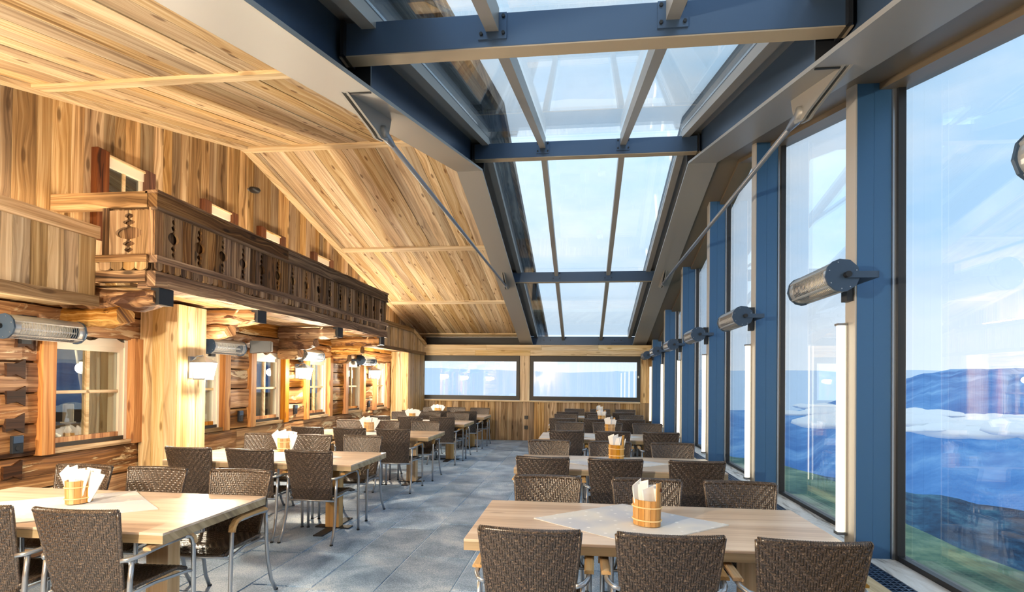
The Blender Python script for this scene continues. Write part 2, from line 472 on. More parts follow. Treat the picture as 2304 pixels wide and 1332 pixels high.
# ------------------------------------------------------------------ parapet band with rails (before and after the balcony)
bd = MB().box(XW, XBAND-.03, YF-.1, 4.27, 2.26, 2.86).box(XW, XBAND-.03, 9.95, YB, 2.30, 2.36).build('wall_band', M['board_z']); tag(bd, kind='structure')
rf = random.Random(13)
def band(ya, yb):
    y = ya
    while y < yb-.01:
        w = rf.uniform(.12, .2); y1 = min(y+w, yb)
        zt = min(2.84, zg((y+y1)/2)-.02)
        bar('band_plank', bd, M['band'], XBAND-.03, XBAND+rf.uniform(-.004, .004), y+.002, y1-.002, 2.29, zt)
        y = y1
band(YF, 4.26); band(9.95, YB)
bar('band_rail', bd, M['board_y'], XBAND-.04, XBAND+.03, YF, 4.27, 2.82, 2.93)
bar('band_rail', bd, M['board_y'], XBAND-.04, XBAND+.03, YF, 4.27, 2.22, 2.31)
bar('band_soffit', bd, M['trim_y'], XLOG, XBAND-.03, YF, 4.27, 2.235, 2.262)
ykn = YR + (4.391-2.90)/.241
bar('band_rail', bd, M['board_y'], XBAND-.04, XBAND+.03, 9.95, ykn, 2.80, 2.90)
MB().hexa([(XBAND-.04, ykn, 2.80), (XBAND+.03, ykn, 2.80), (XBAND+.03, YB, zg(YB)-.14), (XBAND-.04, YB, zg(YB)-.14)],
          [(XBAND-.04, ykn, 2.90), (XBAND+.03, ykn, 2.90), (XBAND+.03, YB, zg(YB)-.02), (XBAND-.04, YB, zg(YB)-.02)]).build('band_rail', M['trim_y'], bd)
bar('band_rail', bd, M['board_y'], XBAND-.04, XBAND+.03, 9.95, YB, 2.27, 2.35)
# cover between band and gable wall at the far end
MB().hexa([(XW, ykn, 2.88), (XBAND, ykn, 2.88), (XBAND, YB, zg(YB)-.06), (XW, YB, zg(YB)-.06)],
          [(XW, ykn, 2.90), (XBAND, ykn, 2.90), (XBAND, YB, zg(YB)-.03), (XW, YB, zg(YB)-.03)]).build('band_cover', M['board_y'], bd)
# hidden cove strips on the ledge
for ya, yb, x, z in ((YF+.1, 4.1, -4.40, 2.865), (4.5, 9.7, -4.02, 2.50), (10.1, 12.6, -4.5, 2.93)):
    hw_ = .034 if 4 < ya < 5 else .02
    cs = bar('cove_light', None, M['cove'], x-hw_, x+hw_, ya, yb, z, z+.02)
    tag(cs, 'warm light strip lying hidden on the ledge behind the ' + ('near parapet' if ya < 1 else 'balcony rail' if ya < 5 else 'far parapet'), 'light strip', 'cove light strips')

# ------------------------------------------------------------------ log wall with windows
def log_mesh(L, h, d, seed, mat, wav=.012):
    r_ = random.Random(seed); n = 24; seg = max(6, int(L/.10)); vs = []; fs = []
    for i in range(seg+1):
        y = L*i/seg
        for k in range(n):
            a = 2*math.pi*k/n; ca, sa = math.cos(a), math.sin(a)
            p = 12.0; q = (abs(ca)**p+abs(sa)**p)**(-1/p)
            nn = mnoise.noise(Vector((ca*.9+seed*3.1, sa*.9, y*2.2)))*wav + mnoise.noise(Vector((ca*3+seed, sa*3, y*7)))*wav*.5
            vs.append((ca*q*d/2*1.0+nn*ca*1.5, y, sa*q*h/2+nn*sa*.6))
    for i in range(seg):
        for k in range(n):
            fs.append((i*n+k, i*n+(k+1) % n, (i+1)*n+(k+1) % n, (i+1)*n+k))
    fs.append(tuple(range(n-1, -1, -1))); fs.append(tuple(seg*n+k for k in range(n)))
    return MB().add(vs, fs).mesh('log', mat, smooth=False)


WIN = [(4.29, 5.10), (5.76, 6.54), (7.25, 7.98), (8.78, 9.50), (10.32, 11.04), (11.82, 12.50)]
wall_l = MB().box(XLOG-.30, XLOG-.22, YF-.1, 4.1, 0, 2.4)
ys = [4.1] + [v_ for w_ in WIN for v_ in (w_[0]-.1, w_[1]+.1)] + [YB]
wall_l.box(XLOG-.30, XLOG-.22, 4.1, YB, 0, .88).box(XLOG-.30, XLOG-.22, 4.1, YB, 2.0, 2.4)
for i in range(0, len(ys), 2): wall_l.box(XLOG-.30, XLOG-.22, ys[i], ys[i+1], .88, 2.0)
wall_l = wall_l.build('wall_left', M['dark_room']); tag(wall_l, kind='structure')
courses = [(0, .30), (.30, .60), (.60, .90), (.90, 1.18), (1.18, 1.45), (1.45, 1.72), (1.72, 1.98), (1.98, 2.22), (2.22, 2.46)]
sd = 0
for ci, (z0, z1) in enumerate(courses):
    if z1 < .95 or z0 > 1.9: spans = [(YF, 3.3), (3.3, 8.2), (8.2, 12.9)] if ci % 2 else [(YF, 2.6), (2.6, 6.9), (6.9, 12.9)]
    else:
        spans = [(YF, 2.0), (2.0, WIN[0][0]-.12)] + [(WIN[i][1]+.12, WIN[i+1][0]-.12) for i in range(5)] + [(WIN[5][1]+.12, 12.9)]
    for a, b in spans:
        sd += 1; L = b-a-.008
        share('wall_log', log_mesh(L, z1-z0-.006, .24, sd, M['log'], .010 if z0 < 1.9 else .022), wall_l, (XLOG-.115+rnd.uniform(-.012, .012), a+.004, (z0+z1)/2))
# butterfly-shaped ends of the cross wall
for i, (z, y) in enumerate(((1.90, 4.05), (1.655, 3.97), (1.425, 3.975), (1.195, 3.97), (.80, 3.96), (.55, 3.95))):
    h_, w_, k_ = .085, .075, .045
    poly = [(y-w_, z-h_*.75), (y, z-k_), (y+w_, z-h_), (y+w_, z+h_), (y, z+k_), (y-w_, z+h_*.55)]
    MB().prism(poly, 'x', XLOG-.05, XLOG+.022).build('log_end', M['key'], wall_l)

for i, (a, b) in enumerate(WIN):
    cy = (a+b)/2
    w_ = tag(empty('window_%d' % (i+1), (XLOG, cy, .9)), kind='structure')
    def B(nm, mt, x0, x1, y0, y1, z0, z1): return bar(nm, w_, M[mt], x0, x1, y0-cy, y1-cy, z0-.9, z1-.9)
    zt, zb = 1.90, 1.03
    B('post', 'post', -.20, .055, a-.125, a-.005, .90, 2.0); B('post', 'post', -.20, .055, b+.025, b+.135, .90, 2.0)
    B('jamb', 'post', -.22, -.02, a-.006, a+.012, .94, zt+.08); B('jamb', 'cream', -.22, -.03, b-.01, b+.026, .94, zt+.08)
    # casement
    B('stile', 'cream', -.10, -.045, a+.010, a+.05, zb-.05, zt); B('stile', 'cream', -.10, -.045, b-.06, b-.01, zb-.05, zt)
    B('head_rail', 'cream', -.10, -.045, a+.010, b-.01, zt-.05, zt); B('bottom_rail', 'post', -.10, -.045, a+.010, b-.01, zb-.05, zb)
    B('muntin', 'trim_y', -.095, -.05, cy-.016, cy+.016, zb, zt-.05); B('muntin', 'trim_y', -.095, -.05, a+.05, b-.06, 1.435, 1.465)
    for q in ((a+.05, cy-.016), (cy+.016, b-.06)):
        B('pane', 'pane', -.077, -.072, q[0], q[1], zb, 1.435); B('pane', 'pane', -.077, -.072, q[0], q[1], 1.465, zt-.05)
    # wavy white head panel and sill
    poly = [(a-cy, zt-.9), (b-cy, zt-.9), (b-cy, zt+.05-.9)] + [(b-cy-(b-a)*k/16, zt+.085+.035*math.cos(k/16*4*math.pi+math.pi)-.9) for k in range(17)] + [(a-cy, zt+.05-.9)]
    MB().prism(poly, 'x', -.07, -.035).build('head_panel', M['cream'], w_)
    B('sill', 'board_y', -.22, .03, a-.005, b+.025, .90, .945); B('dark_ledge', 'frame', -.16, -.03, a+.01, b-.01, .945, .985)
    # inner room niche
    nb = MB().box(-1.15, -1.1, a-cy-.5, b-cy+.5, -.2, 1.3).box(-1.1, -.25, a-cy-.55, a-cy-.5, -.2, 1.3).box(-1.1, -.25, b-cy+.5, b-cy+.55, -.2, 1.3)
    nb.box(-1.1, -.25, a-cy-.5, b-cy+.5, -.25, -.2).box(-1.1, -.25, a-cy-.5, b-cy+.5, 1.3, 1.35).build('niche', M['dark_room'], w_)
    MB().lathe([(.01, 1.14), (.035, 1.16), (.045, 1.2), (.03, 1.24), (.012, 1.27)], 12, -.62, 0).build('niche_fill_bulb', M['fill_bulb'], w_, smooth=True)  # unseen bulb added above the window head to brighten the curtains
    ld = bpy.data.lights.new('niche_fill_light', 'POINT'); ld.energy = 7; ld.color = (1, .8, .55); ld.shadow_soft_size = .05  # added point light for the niche and curtains
    lo_ = bpy.data.objects.new('niche_fill_light', ld); lo_.location = (-.62, 0, 1.06); link(lo_, w_)

# curtains behind the panes
def curtain_mesh(side):
    vs = []; fs = []; nu, nv = 26, 12
    for j in range(nv+1):
        t_ = j/nv; z = .95*t_
        wd = .16+.20*abs(t_-.28)**.8
        for i in range(nu+1):
            u_ = i/nu
            vs.append((.022*math.sin(u_*26)+.01*math.sin(u_*57), side*(wd*u_), z))
    n = nu+1
    for j in range(nv):
        for i in range(nu): fs.append((j*n+i, j*n+i+1, (j+1)*n+i+1, (j+1)*n+i))
    m_ = len(vs); vs += [(x-.006, y, z) for x, y, z in vs]; fs += [tuple(reversed([q+m_ for q in f])) for f in fs]
    return MB().add(vs, fs).mesh('curtain', M['curtain'], smooth=True)
cm = curtain_mesh(1); cm2 = curtain_mesh(-1)
ordn = ['nearest log wall window', 'window behind the clad pillar', 'third log wall window', 'fourth log wall window', 'fifth log wall window', 'farthest log wall window']
for i, (a, b) in enumerate(WIN):
    for sgn in (1, -1):
        o = share('curtain', cm if sgn > 0 else cm2, None, (XLOG-.36, a+.03 if sgn > 0 else b+.02, 1.0), scale=(1, .9, 1))
        tag(o, '%s linen curtain gathered inside the %s' % ('camera-side' if sgn > 0 else 'far-side', ordn[i]), 'curtain', 'curtains inside the log wall windows')

# ------------------------------------------------------------------ far wall
wbk = MB().box(-4.9, 2.3, YB+.05, YB+.2, 0, 1.06).box(-4.9, 2.3, YB+.05, YB+.2, 2.2, 2.55).box(-4.9, 2.3, YB+.2, YE+.1, 2.34, 2.39).box(-4.9, -1.5, YE, YE+.1, 2.39, 3.0).box(-1.5, 2.3, YE, YE+.1, 2.39, 2.6).box(-4.9, -4.5, YB+.05, YB+.2, 1.06, 2.2).box(-1.69, -1.40, YB+.05, YB+.2, 1.06, 2.2).box(1.5, 2.3, YB+.05, YB+.2, 1.06, 2.2)
wbk = wbk.build('wall_back', M['board_z']); tag(wbk, kind='structure')
rf = random.Random(17); x = -4.55
while x < 1.9:
    w = rf.uniform(.12, .2); x1 = min(x+w, 1.9)
    bar('wall_plank', wbk, M['board_z'], x+.002, x1-.002, YB+rf.uniform(-.006, .006), YB+.05, 0, 1.05)
    x = x1
x = 1.50
while x < 1.99:
    w = rf.uniform(.11, .15); bar('wall_plank', wbk, M['board_z'], x+.002, x+w-.002, YB-.01, YB+.05, 1.05, 2.27); x += w
xh = [-4.5, -2.9, -1.4, .1, 1.78]
for k in range(4):
    for (z0, z1) in ((2.275, 2.42), (2.423, 2.565)):
        o_ = (k % 2)*.5 if z0 > 2.4 else 0
        bar('header_plank', wbk, M['trim_x'], xh[k]+(.3 if z0 > 2.4 and k else 0)+.002, (xh[k+1]+.3 if k < 3 and z0 > 2.4 else xh[k+1])-.002, YB-.06, YB+.05, z0, z1)
bar('sill_board', wbk, M['trim_x'], -4.5, 1.5, YB-.05, YB+.05, 1.035, 1.075)
bar('middle_post', wbk, M['pillar'], -1.675, -1.415, YB-.035, YB+.05, 1.075, 2.275)
for n_, (x0, x1) in enumerate(((-4.49, -1.69), (-1.40, 1.50))):
    cx = (x0+x1)/2; fw_ = .085
    w_ = tag(empty('window_%d' % (11+n_), (cx, YB, 1.08)), kind='structure')
    def B(nm, mt, a0, a1, y0, y1, z0, z1): return bar(nm, w_, M[mt], a0-cx, a1-cx, y0, y1, z0-1.08, z1-1.08)
    B('frame_bar', 'frame', x0, x0+fw_, -.03, .08, 1.08, 2.27); B('frame_bar', 'frame', x1-fw_, x1, -.03, .08, 1.08, 2.27)
    B('frame_bar', 'frame', x0+fw_, x1-fw_, -.03, .08, 1.08, 1.19); B('frame_bar', 'frame', x0+fw_, x1-fw_, -.03, .08, 2.12, 2.27)
    B('pane', 'glass', x0+fw_, x1-fw_, .03, .05, 1.19, 2.12)
tag(bar('window_handle', None, M['cream'], 1.43, 1.46, YB-.09, YB-.031, 1.70, 1.76), 'small white handle on the right frame of the far window', 'handle')
# dark steel edge beam and plates over the far wall
sb_ = empty('edge_beam', (-3.1, YE-.05, 2.62)); tag(sb_, 'black steel edge beam above the far wall header', 'beam')
bar('beam_web', sb_, M['black'], -1.4, 1.42, -.03, 0, 0, .22); bar('beam_flange', sb_, M['steel'], -1.4, 1.42, -.12, .04, .2, .22)
x = -4.55
while x < 1.9:
    w = rf.uniform(.12, .2); x1 = min(x+w, 1.9)
    if x1 < -1.6 or x > 1.55: bar('wall_plank', wbk, M['board_z'], x+.002, x1-.002, YE-.03, YE, 2.45, zc(YE)+.02)
    x = x1
bar('top_batten', wbk, M['trim_x'], -4.7, -1.72, YE-.06, YE-.03, 2.86, 2.89)
# rear wall behind the camera
wr_ = MB().box(-4.9, 2.3, YF-.2, YF-.05, 0, 3.1).build('wall_front', M['board_z']); tag(wr_, kind='structure')
x = -4.8
while x < 2.05:
    w = rf.uniform(.16, .24); bar('wall_plank', wr_, M['board_z'], x+.002, x+w-.002, YF-.05, YF, 0, 3.0); x += w

# ------------------------------------------------------------------ clad pillars
def pillar(name, x0, x1, y0, y1, z1, label):
    p = tag(empty(name, (x1, y0, 0)), label, 'pillar')
    MB().box(x0-x1+.02, -.02, .02, y1-y0-.0, 0, z1).build('core', M['board_z'], p)
    n = max(2, int(round((x1-x0)/.15)))
    for k in range(n):
        bar('board', p, M['pillar'], (x0-x1)+(x1-x0)*k/n+.0015, (x0-x1)+(x1-x0)*(k+1)/n-.0015, -.005+rnd.uniform(-.003, .003), .02, 0, z1)
    n = max(2, int(round((y1-y0)/.15)))
    for k in range(n):
        bar('board', p, M['pillar'], -.02, .002+rnd.uniform(-.003, .003), (y1-y0)*k/n+.0015, (y1-y0)*(k+1)/n-.0015, 0, z1)
    return p
pillar('clad_pillar', -4.735, -4.30, 5.235, 5.67, 2.38, 'pale board-clad pillar under the carved balcony, beside the nearest window')
pillar('clad_pillar', -4.9, -4.30, 12.82, YB-.06, 2.29, 'pale board-clad pillar in the corner beside the far windows')

# ------------------------------------------------------------------ right glass wall: sill, posts, panes
wr2 = MB().box(1.60, 2.0, YF, YB, 0, .42).build('wall_right', M['board_y']); tag(wr2, kind='structure')
for k in range(7):
    a = YF + (YB-YF)*k/7; b = YF + (YB-YF)*(k+1)/7
    bar('sill_plank', wr2, M['trim_y'], 1.56, 1.70, a+.002, b-.002, .42, .462)
    bar('sill_slab', wr2, M['sill'], 1.845, 2.10, a+.002, b-.002, .42, .462)
    bar('front_panel', wr2, M['board_y'], 1.575, 1.60, a+.002, b-.002, 0, .42)
g_ = MB()
for k in range(int((YB-YF)/.04)):
    y = YF+.01+k*.04; g_.box(1.705, 1.84, y, y+.016, .438, .458)
for x in (1.70, 1.735, 1.77, 1.805, 1.838): g_.box(x, x+.008, YF, YB, .44, .46)
g_ = g_.build('heating_grille', M['steel_b'], wr2); tag(g_, kind='stuff')
MB().box(1.70, 1.845, YF, YB, .40, .425).build('grille_tray', M['black'], wr2)
PY0 = [3.75+2.071*k for k in range(-2, 6)]
for i, y in enumerate(PY0):
    zt = zg(y)+.12
    p = empty('facade_post', (1.79, y, .46))
    nm = ['behind the camera', 'just outside the frame', 'nearest', 'second', 'third', 'fourth', 'fifth', 'farthest'][i]
    tag(p, ('blue-grey steel facade post, %s in the glass wall' % nm), 'post', 'facade posts of the glass wall')
    d = min(.14, YB-y-.005)
    bar('face_profile', p, M['post_m'], .004, .105, 0, d, 0, zt-.46); bar('face_profile', p, M['post_m'], .107, .215, .003, d, 0, zt-.46)
    bar('side_profile', p, M['post_l'], -.006, .004, .004, d-.004, 0, zt-.46)
    bar('glazing_bar', p, M['alu'], .217, .238, -.012, d+.012, 0, zt-.46)
    bar('glazing_gasket', p, M['black'], .238, .285, -.035, d+.035, 0, zt-.46)
for i in range(len(PY0)-1):
    a, b = PY0[i]+.13, PY0[i+1]
    w_ = tag(empty('window_%d' % (13+i), (XG, (a+b)/2, .46)), kind='structure'); cy = (a+b)/2
    MB().prism([(a-cy, .02), (b-cy, .02), (b-cy, zg(b)+.1-.46)] + ([(YR-cy, zg(YR)+.1-.46)] if a < YR < b else []) + [(a-cy, zg(a)+.1-.46)], 'x', -.01, .01).build('pane', M['glass'], w_)
    bar('bottom_gasket', w_, M['black'], -.03, .03, a-cy, b-cy, -.005, .035)
# soffit between girder and glass
for a, b in ((YF, YR), (YR, YE)):
    so = MB().hexa([(1.6, a, zg(a)+.03), (2.12, a, zg(a)+.03), (2.12, b, zg(b)+.03), (1.6, b, zg(b)+.03)],
                   [(1.6, a, zg(a)+.5), (2.12, a, zg(a)+.5), (2.12, b, zg(b)+.5), (1.6, b, zg(b)+.5)]).build('trim_1' if a < 0 else 'trim_2', M['soffit']); tag(so, kind='structure')
    MB().hexa([(1.93, a, zg(a)-.015), (2.12, a, zg(a)-.015), (2.12, b, zg(b)-.015), (1.93, b, zg(b)-.015)],
              [(1.93, a, zg(a)+.04), (2.12, a, zg(a)+.04), (2.12, b, zg(b)+.04), (1.93, b, zg(b)+.04)]).build('soffit_board', M['soffit'], so)
# ================================================================== steel roof
def sloped(mb, x0, x1, a, b, o0, o1):
    """slab following the roof between Y a..b, offsets o0..o1 above the girder underside"""
    ps = [a] + ([YR] if a < YR < b else []) + [b]
    for p, q in zip(ps, ps[1:]):
        mb.hexa([(x0, p, zg(p)+o0), (x1, p, zg(p)+o0), (x1, q, zg(q)+o0), (x0, q, zg(q)+o0)],
                [(x0, p, zg(p)+o1), (x1, p, zg(p)+o1), (x1, q, zg(q)+o1), (x0, q, zg(q)+o1)])
    return mb
def girder(x0, x1, label):
    xm = (x0+x1)/2
    g = tag(empty('steel_girder', (0, 0, 0)), label, 'girder')
    sloped(MB(), x0, x1, YF, YE-.04, 0, .028).build('bottom_flange', M['steel'], g)
    sloped(MB(), xm-.012, xm+.012, YF, YE-.04, .028, .42).build('web', M['steel_b'], g)
    sloped(MB(), x0, x1, YF, YE-.04, .42, .445).build('top_flange', M['steel'], g)
    sgn = 1 if xm < 0 else -1
    for y in BEAMS[:-1]:
        bar('stiffener', g, M['black'], min(xm, xm+sgn*.165), max(xm, xm+sgn*.165), y+.10, y+.115, zg(y)+.02, zg(y)+.42)
    return g
BEAMS = [3.15, 7.02, 10.88, 15.0]
girder(-1.70, -1.355, 'grey steel girder along the wooden ceiling, left of the glass roof')
girder(1.311, 1.665, 'grey steel girder above the window tables, right of the glass roof')
MX = [-1.27, -.55, .49, 1.23]
for i, y in enumerate(BEAMS):
    nm = ['nearest', 'ridge', 'third', 'farthest'][i]
    b = tag(empty('cross_beam', (0, y, zg(y))), '%s blue-grey steel cross beam carrying the glass roof' % nm, 'beam', 'cross beams of the glass roof')
    lo, hi = (.16, .37) if i < 3 else (.10, .39)
    MB().box(-1.50, 1.46, -.05, .05, lo+.008, hi).build('beam_body', M['steel_b'], b, bevel=.006)
    MB().box(-1.50, 1.46, -.052, .052, lo, lo+.008).build('beam_underside', M['under'], b)
    for x in (-1.47, 1.43):
        bar('end_plate', b, M['black'], x-.012, x+.012, -.085, .085, lo, hi)
    for x in MX[1:3]:
        bar('bracket_plate', b, M['steel_b'], x-.085, x+.085, -.062, -.05, lo+.05, hi-.005)
        for sx in (-.066, .066):
            for z in (lo+.08, hi-.03):
                MB().tube([(x+sx, -.062, z), (x+sx, -.074, z)], .011, 6).build('bolt', M['black'], b)
    if i == 3:
        for x in (-1.0, .95):
            bar('anchor_plate', b, M['steel_b'], x-.17, x+.17, -.066, -.052, lo+.12, lo+.26)
            for s_ in (-.09, .09): MB().tube([(x+s_, -.066, lo+.19), (x+s_, -.08, lo+.19)], .016, 6).build('bolt', M['black'], b)
# glazing bars and panes
for k, x in enumerate(MX[1:3]):
    gb = tag(empty('glazing_bar', (x, 0, 0)), '%s glazing bar running the length of the glass roof' % ('left' if k == 0 else 'right'), 'glazing bar', 'glazing bars of the glass roof')
    ys_ = [YF] + BEAMS
    for a, b in zip(ys_, ys_[1:]):
        a_, b_ = a+(.05 if a > 0 else 0), b-.05
        sloped(MB(), -.038, .038, a_, b_, .27, .41).build('bar_section', M['steel'], gb)
for k, (x0, x1) in enumerate(((-1.36, MX[0]), (MX[3], 1.32))):
    fr = tag(empty('roof_curb', ((x0+x1)/2, 0, 0)), '%s dark curb framing the glass roof' % ('left' if k == 0 else 'right'), 'roof curb')
    xm = (x1-x0)/2
    sloped(MB(), -xm, xm, YF, YE, .34, .43).build('curb_rail', M['steel'], fr)
    if k == 0: sloped(MB(), xm-.03, xm, YF, YE, .43, .60).build('curb_upstand', M['black'], fr)
    else: sloped(MB(), -xm, -xm+.03, YF, YE, .43, .60).build('curb_upstand', M['black'], fr)
ys_ = [YF] + BEAMS
n_ = 20
for a, b in zip(ys_, ys_[1:]):
    w_ = tag(empty('window_%d' % n_, (0, a, zg(a))), kind='structure'); n_ += 1
    for x0, x1 in zip(MX, MX[1:]):
        mb = MB(); sloped(mb, x0+.005, x1-.005, a, b, .435, .455)
        mb.v = [(p[0], p[1]-a, p[2]-zg(a)) for p in mb.v]
        mb.build('pane', M['roof_glass'], w_)
bar('end_pane', w_, M['roof_glass'], MX[0], MX[3], 15.055-a, 15.07-a, zg(15.05)+.38-zg(a), zg(15.05)+.435-zg(a))
# tie rods
for k, xm in enumerate((-1.53, 1.49)):
    t_ = tag(empty('tie_rod', (xm, 3.8, 3.475)), 'round steel tie rod hanging under the %s girder' % ('left' if k == 0 else 'right'), 'tie rod', 'tie rods')
    MB().tube([(0, .28, -.003), (0, 6.55, 0)], .021, 10).build('rod', M['grey_al'], t_, smooth=True)
    MB().tube([(0, .05, 0), (0, .12, 0), (0, .2, 0), (0, .3, 0)], [.05, .038, .034, .024], 10).build('turnbuckle', M['grey_al'], t_, smooth=True)
    MB().tube([(0, 6.5, 0), (0, 6.62, 0), (0, 6.72, 0)], [.026, .036, .03], 10).build('turnbuckle', M['grey_al'], t_, smooth=True)
    y0, z0 = 3.8, 3.475
    for s_ in (-.028, .012):
        MB().prism([(3.22-y0, zg(3.22)-z0), (4.0-y0, zg(4.0)-z0), (3.93-y0, -.05), (3.80-y0, -.085), (3.70-y0, -.07)], 'x', s_, s_+.016).build('bracket_plate', M['steel'], t_)
        MB().prism([(10.0-y0, zg(10.0)-z0), (10.75-y0, zg(10.75)-z0), (10.62-y0, -.04), (10.5-y0, -.06), (10.42-y0, -.05)], 'x', s_, s_+.016).build('bracket_plate', M['steel'], t_)
    MB().tube([(-.05, .03, -.02), (.05, .03, -.02)], .042, 12).build('eye_pin', M['steel'], t_, smooth=True)

# ================================================================== old house eave outside, above the glass roof
ev = tag(empty('house_eave', (-1.9, YR, 0)), 'weathered plank eave of the old house seen through the glass roof', 'eave')
rf = random.Random(23)
for a, b in ((.5, YR), (YR, 17.2)):
    x = -2.5
    while x < -1.13:
        w = rf.uniform(.11, .17); x1 = min(x+w, -1.12); o = .82+rf.uniform(-.01, .01)
        mb = MB(); sloped(mb, x+.003+1.9, x1-.003+1.9, a, b, o, o+.04); mb.v = [(p[0], p[1]-YR, p[2]) for p in mb.v]
        mb.build('eave_plank', M['grey_y'], ev); x = x1
    mb = MB(); sloped(mb, -1.13+1.9, -1.07+1.9, a, b, .74, .90); mb.v = [(p[0], p[1]-YR, p[2]) for p in mb.v]; mb.build('verge_board', M['old_y'], ev)

# ================================================================== balcony
BX, BY0, BY1 = -3.77, 4.28, 9.90
bal = tag(empty('balcony', (BX, BY0, 2.4)), 'carved dark wooden balcony with pierced slat parapet on the gable wall', 'balcony')
def bb(nm, mt, x0, x1, y0, y1, z0, z1): return bar(nm, bal, M[mt], x0-BX, x1-BX, y0-BY0, y1-BY0, z0-2.4, z1-2.4)
def rough_beam(nm, mt, x0, x1, y0, y1, z0, z1, seed, amp=.008):
    """beam along y with a worn, slightly wavy surface"""
    mb = MB(); n = max(4, int((y1-y0)/.18)); sec = [(x0, z0), (x1, z0), (x1, (z0+z1)/2), (x1, z1), (x0, z1)]
    vs = []; fs = []
    for i in range(n+1):
        y = y0+(y1-y0)*i/n
        for k, (x, z) in enumerate(sec):
            d = mnoise.noise(Vector((k*3.7+seed, y*2.7, seed)))*amp
            vs.append((x+d-BX, y-BY0, z+d-2.4))
    m_ = len(sec)
    for i in range(n):
        for k in range(m_): fs.append((i*m_+k, i*m_+(k+1) % m_, (i+1)*m_+(k+1) % m_, (i+1)*m_+k))
    fs += [tuple(range(m_-1, -1, -1)), tuple(n*m_+k for k in range(m_))]
    return mb.add(vs, fs).build(nm, M[mt], bal)
rough_beam('handrail', 'old_y', BX-.06, BX+.03, BY0+.01, 6.4, 3.10, 3.225, 1); rough_beam('handrail', 'old_y', BX-.06, BX+.03, 6.402, BY1, 3.10, 3.225, 2)
rough_beam('rail_cap', 'old_y', BX-.08, BX+.04, BY0, BY1+.02, 3.226, 3.25, 3, .006)
rough_beam('rail_bead', 'old_y', BX-.02, BX+.04, BY0, BY1, 3.075, 3.10, 9, .003)
bar('side_handrail', bal, M['board_x'], XW-BX+.003, -.062, 0, .09, .70, .84)
rough_beam('lower_rail', 'old_y', BX-.03, BX+.045, BY0, BY1, 2.61, 2.675, 4); rough_beam('front_beam', 'old_y', BX-.05, BX+.03, BY0, BY1, 2.40, 2.535, 5, .012)
rough_beam('inner_beam', 'console', BX-.25, BX-.055, BY0+.12, BY1-.02, 2.40, 2.50, 6, .008)
bb('side_rail', 'old_x', -4.30, BX-.031, BY0-.03, BY0+.04, 2.61, 2.675); bb('side_beam', 'old_x', -4.305, BX-.051, BY0-.02, BY0+.06, 2.44, 2.535)
for k in range(6):   # floor boards
    x0 = XW+.005+k*.125; bb('floor_board', 'board_y', x0, x0+.122, BY0+.06, BY1, 2.42, 2.445)
def slat_poly(w, h, notch, flip):
    """pierced slat outline; notch on one edge"""
    def edge(z):
        t_ = z/h; d = 0
        for cz, r_, dp in ((.50, .13, .062), (.74, .05, .024), (.88, .05, .016), (.26, .05, .024), (.12, .05, .016)):
            if abs(t_-cz) < r_: d = max(d, dp*math.sqrt(max(0, 1-((t_-cz)/r_)**2)))
        return d + (.006 if .1 < t_ < .92 else 0)
    zs = [h*i/34 for i in range(35)]
    right = [(w-(edge(z) if notch else 0), z) for z in zs]
    poly = [(0, 0)] + right + [(0, h)]
    if flip: poly = [(w-p[0], p[1]) for p in reversed(poly)]
    return poly
H = .40; W = .118
sl = [MB().prism(slat_poly(W, H, True, f_), 'x', 0, .026).mesh('slat_notched', M['old_z']) for f_ in (False, True)]
sp_ = MB().prism(slat_poly(.10, H, False, False), 'x', 0, .026).mesh('slat_plain', M['old_z'])
y = BY0+.015
while y+.36 < BY1:
    for me, w in ((sp_, .10), (sl[0], W), (sl[1], W)):
        share('slat', me, bal, (rnd.uniform(-.028, -.018), y-BY0, .275), scale=(1, (w-.004)/w, 1)); y += w+.002
share('slat', sp_, bal, (-.02, y-BY0, .275), scale=(1, (BY1-y-.005)/.10, 1))
for k in range(12): bb('backing_board', 'old_z', BX-.064, BX-.045, BY0+.05+(BY1-BY0-.05)*k/12, BY0+.05+(BY1-BY0-.05)*(k+1)/12-.003, 2.54, 3.10)  # added boards that stop the strip glow so the cut-outs look dark
bb('backing_board', 'old_z', -4.25, BX-.066, BY0+.05, BY0+.068, 2.54, 3.10)  # near end of the added glow screen
# near end panel
sx_ = [MB().prism([(p[0]*1.9, p[1]) for p in slat_poly(.1, H, True, f_)], 'y', 0, .026).mesh('end_slat', M['board_z']) for f_ in (False, True)]
share('slat', sx_[0], bal, (-.49+.06, .006, .275)); share('slat', sx_[1], bal, (-.49+.06+.19+.002, .006, .275))
bb('slat', 'old_z', -4.27, -4.205, BY0+.006, BY0+.032, 2.675, 3.10); bb('slat', 'old_z', -3.818, -3.775, BY0+.006, BY0+.032, 2.675, 3.10)
# scalloped fringe
tp = [(0, .075), (0, .03)] + [(.035-.035*math.cos(math.pi*k/6), .03-.03*math.sin(math.pi*k/6)) for k in range(1, 6)] + [(.07, .03), (.07, .075)]
tm = MB().prism(tp, 'x', 0, .02).mesh('fringe_tab', M['old_z'])
for k in range(int((BY1-BY0)/.073)): share('fringe_tab', tm, bal, (.015, .004+k*.073, .137))
tm2 = MB().prism([(p[0]*1.6, p[1]) for p in tp], 'y', 0, .02).mesh('fringe_tab_side', M['board_z'])
for k in range(4): share('fringe_tab', tm2, bal, (-.50+k*.116, -.02, .137))
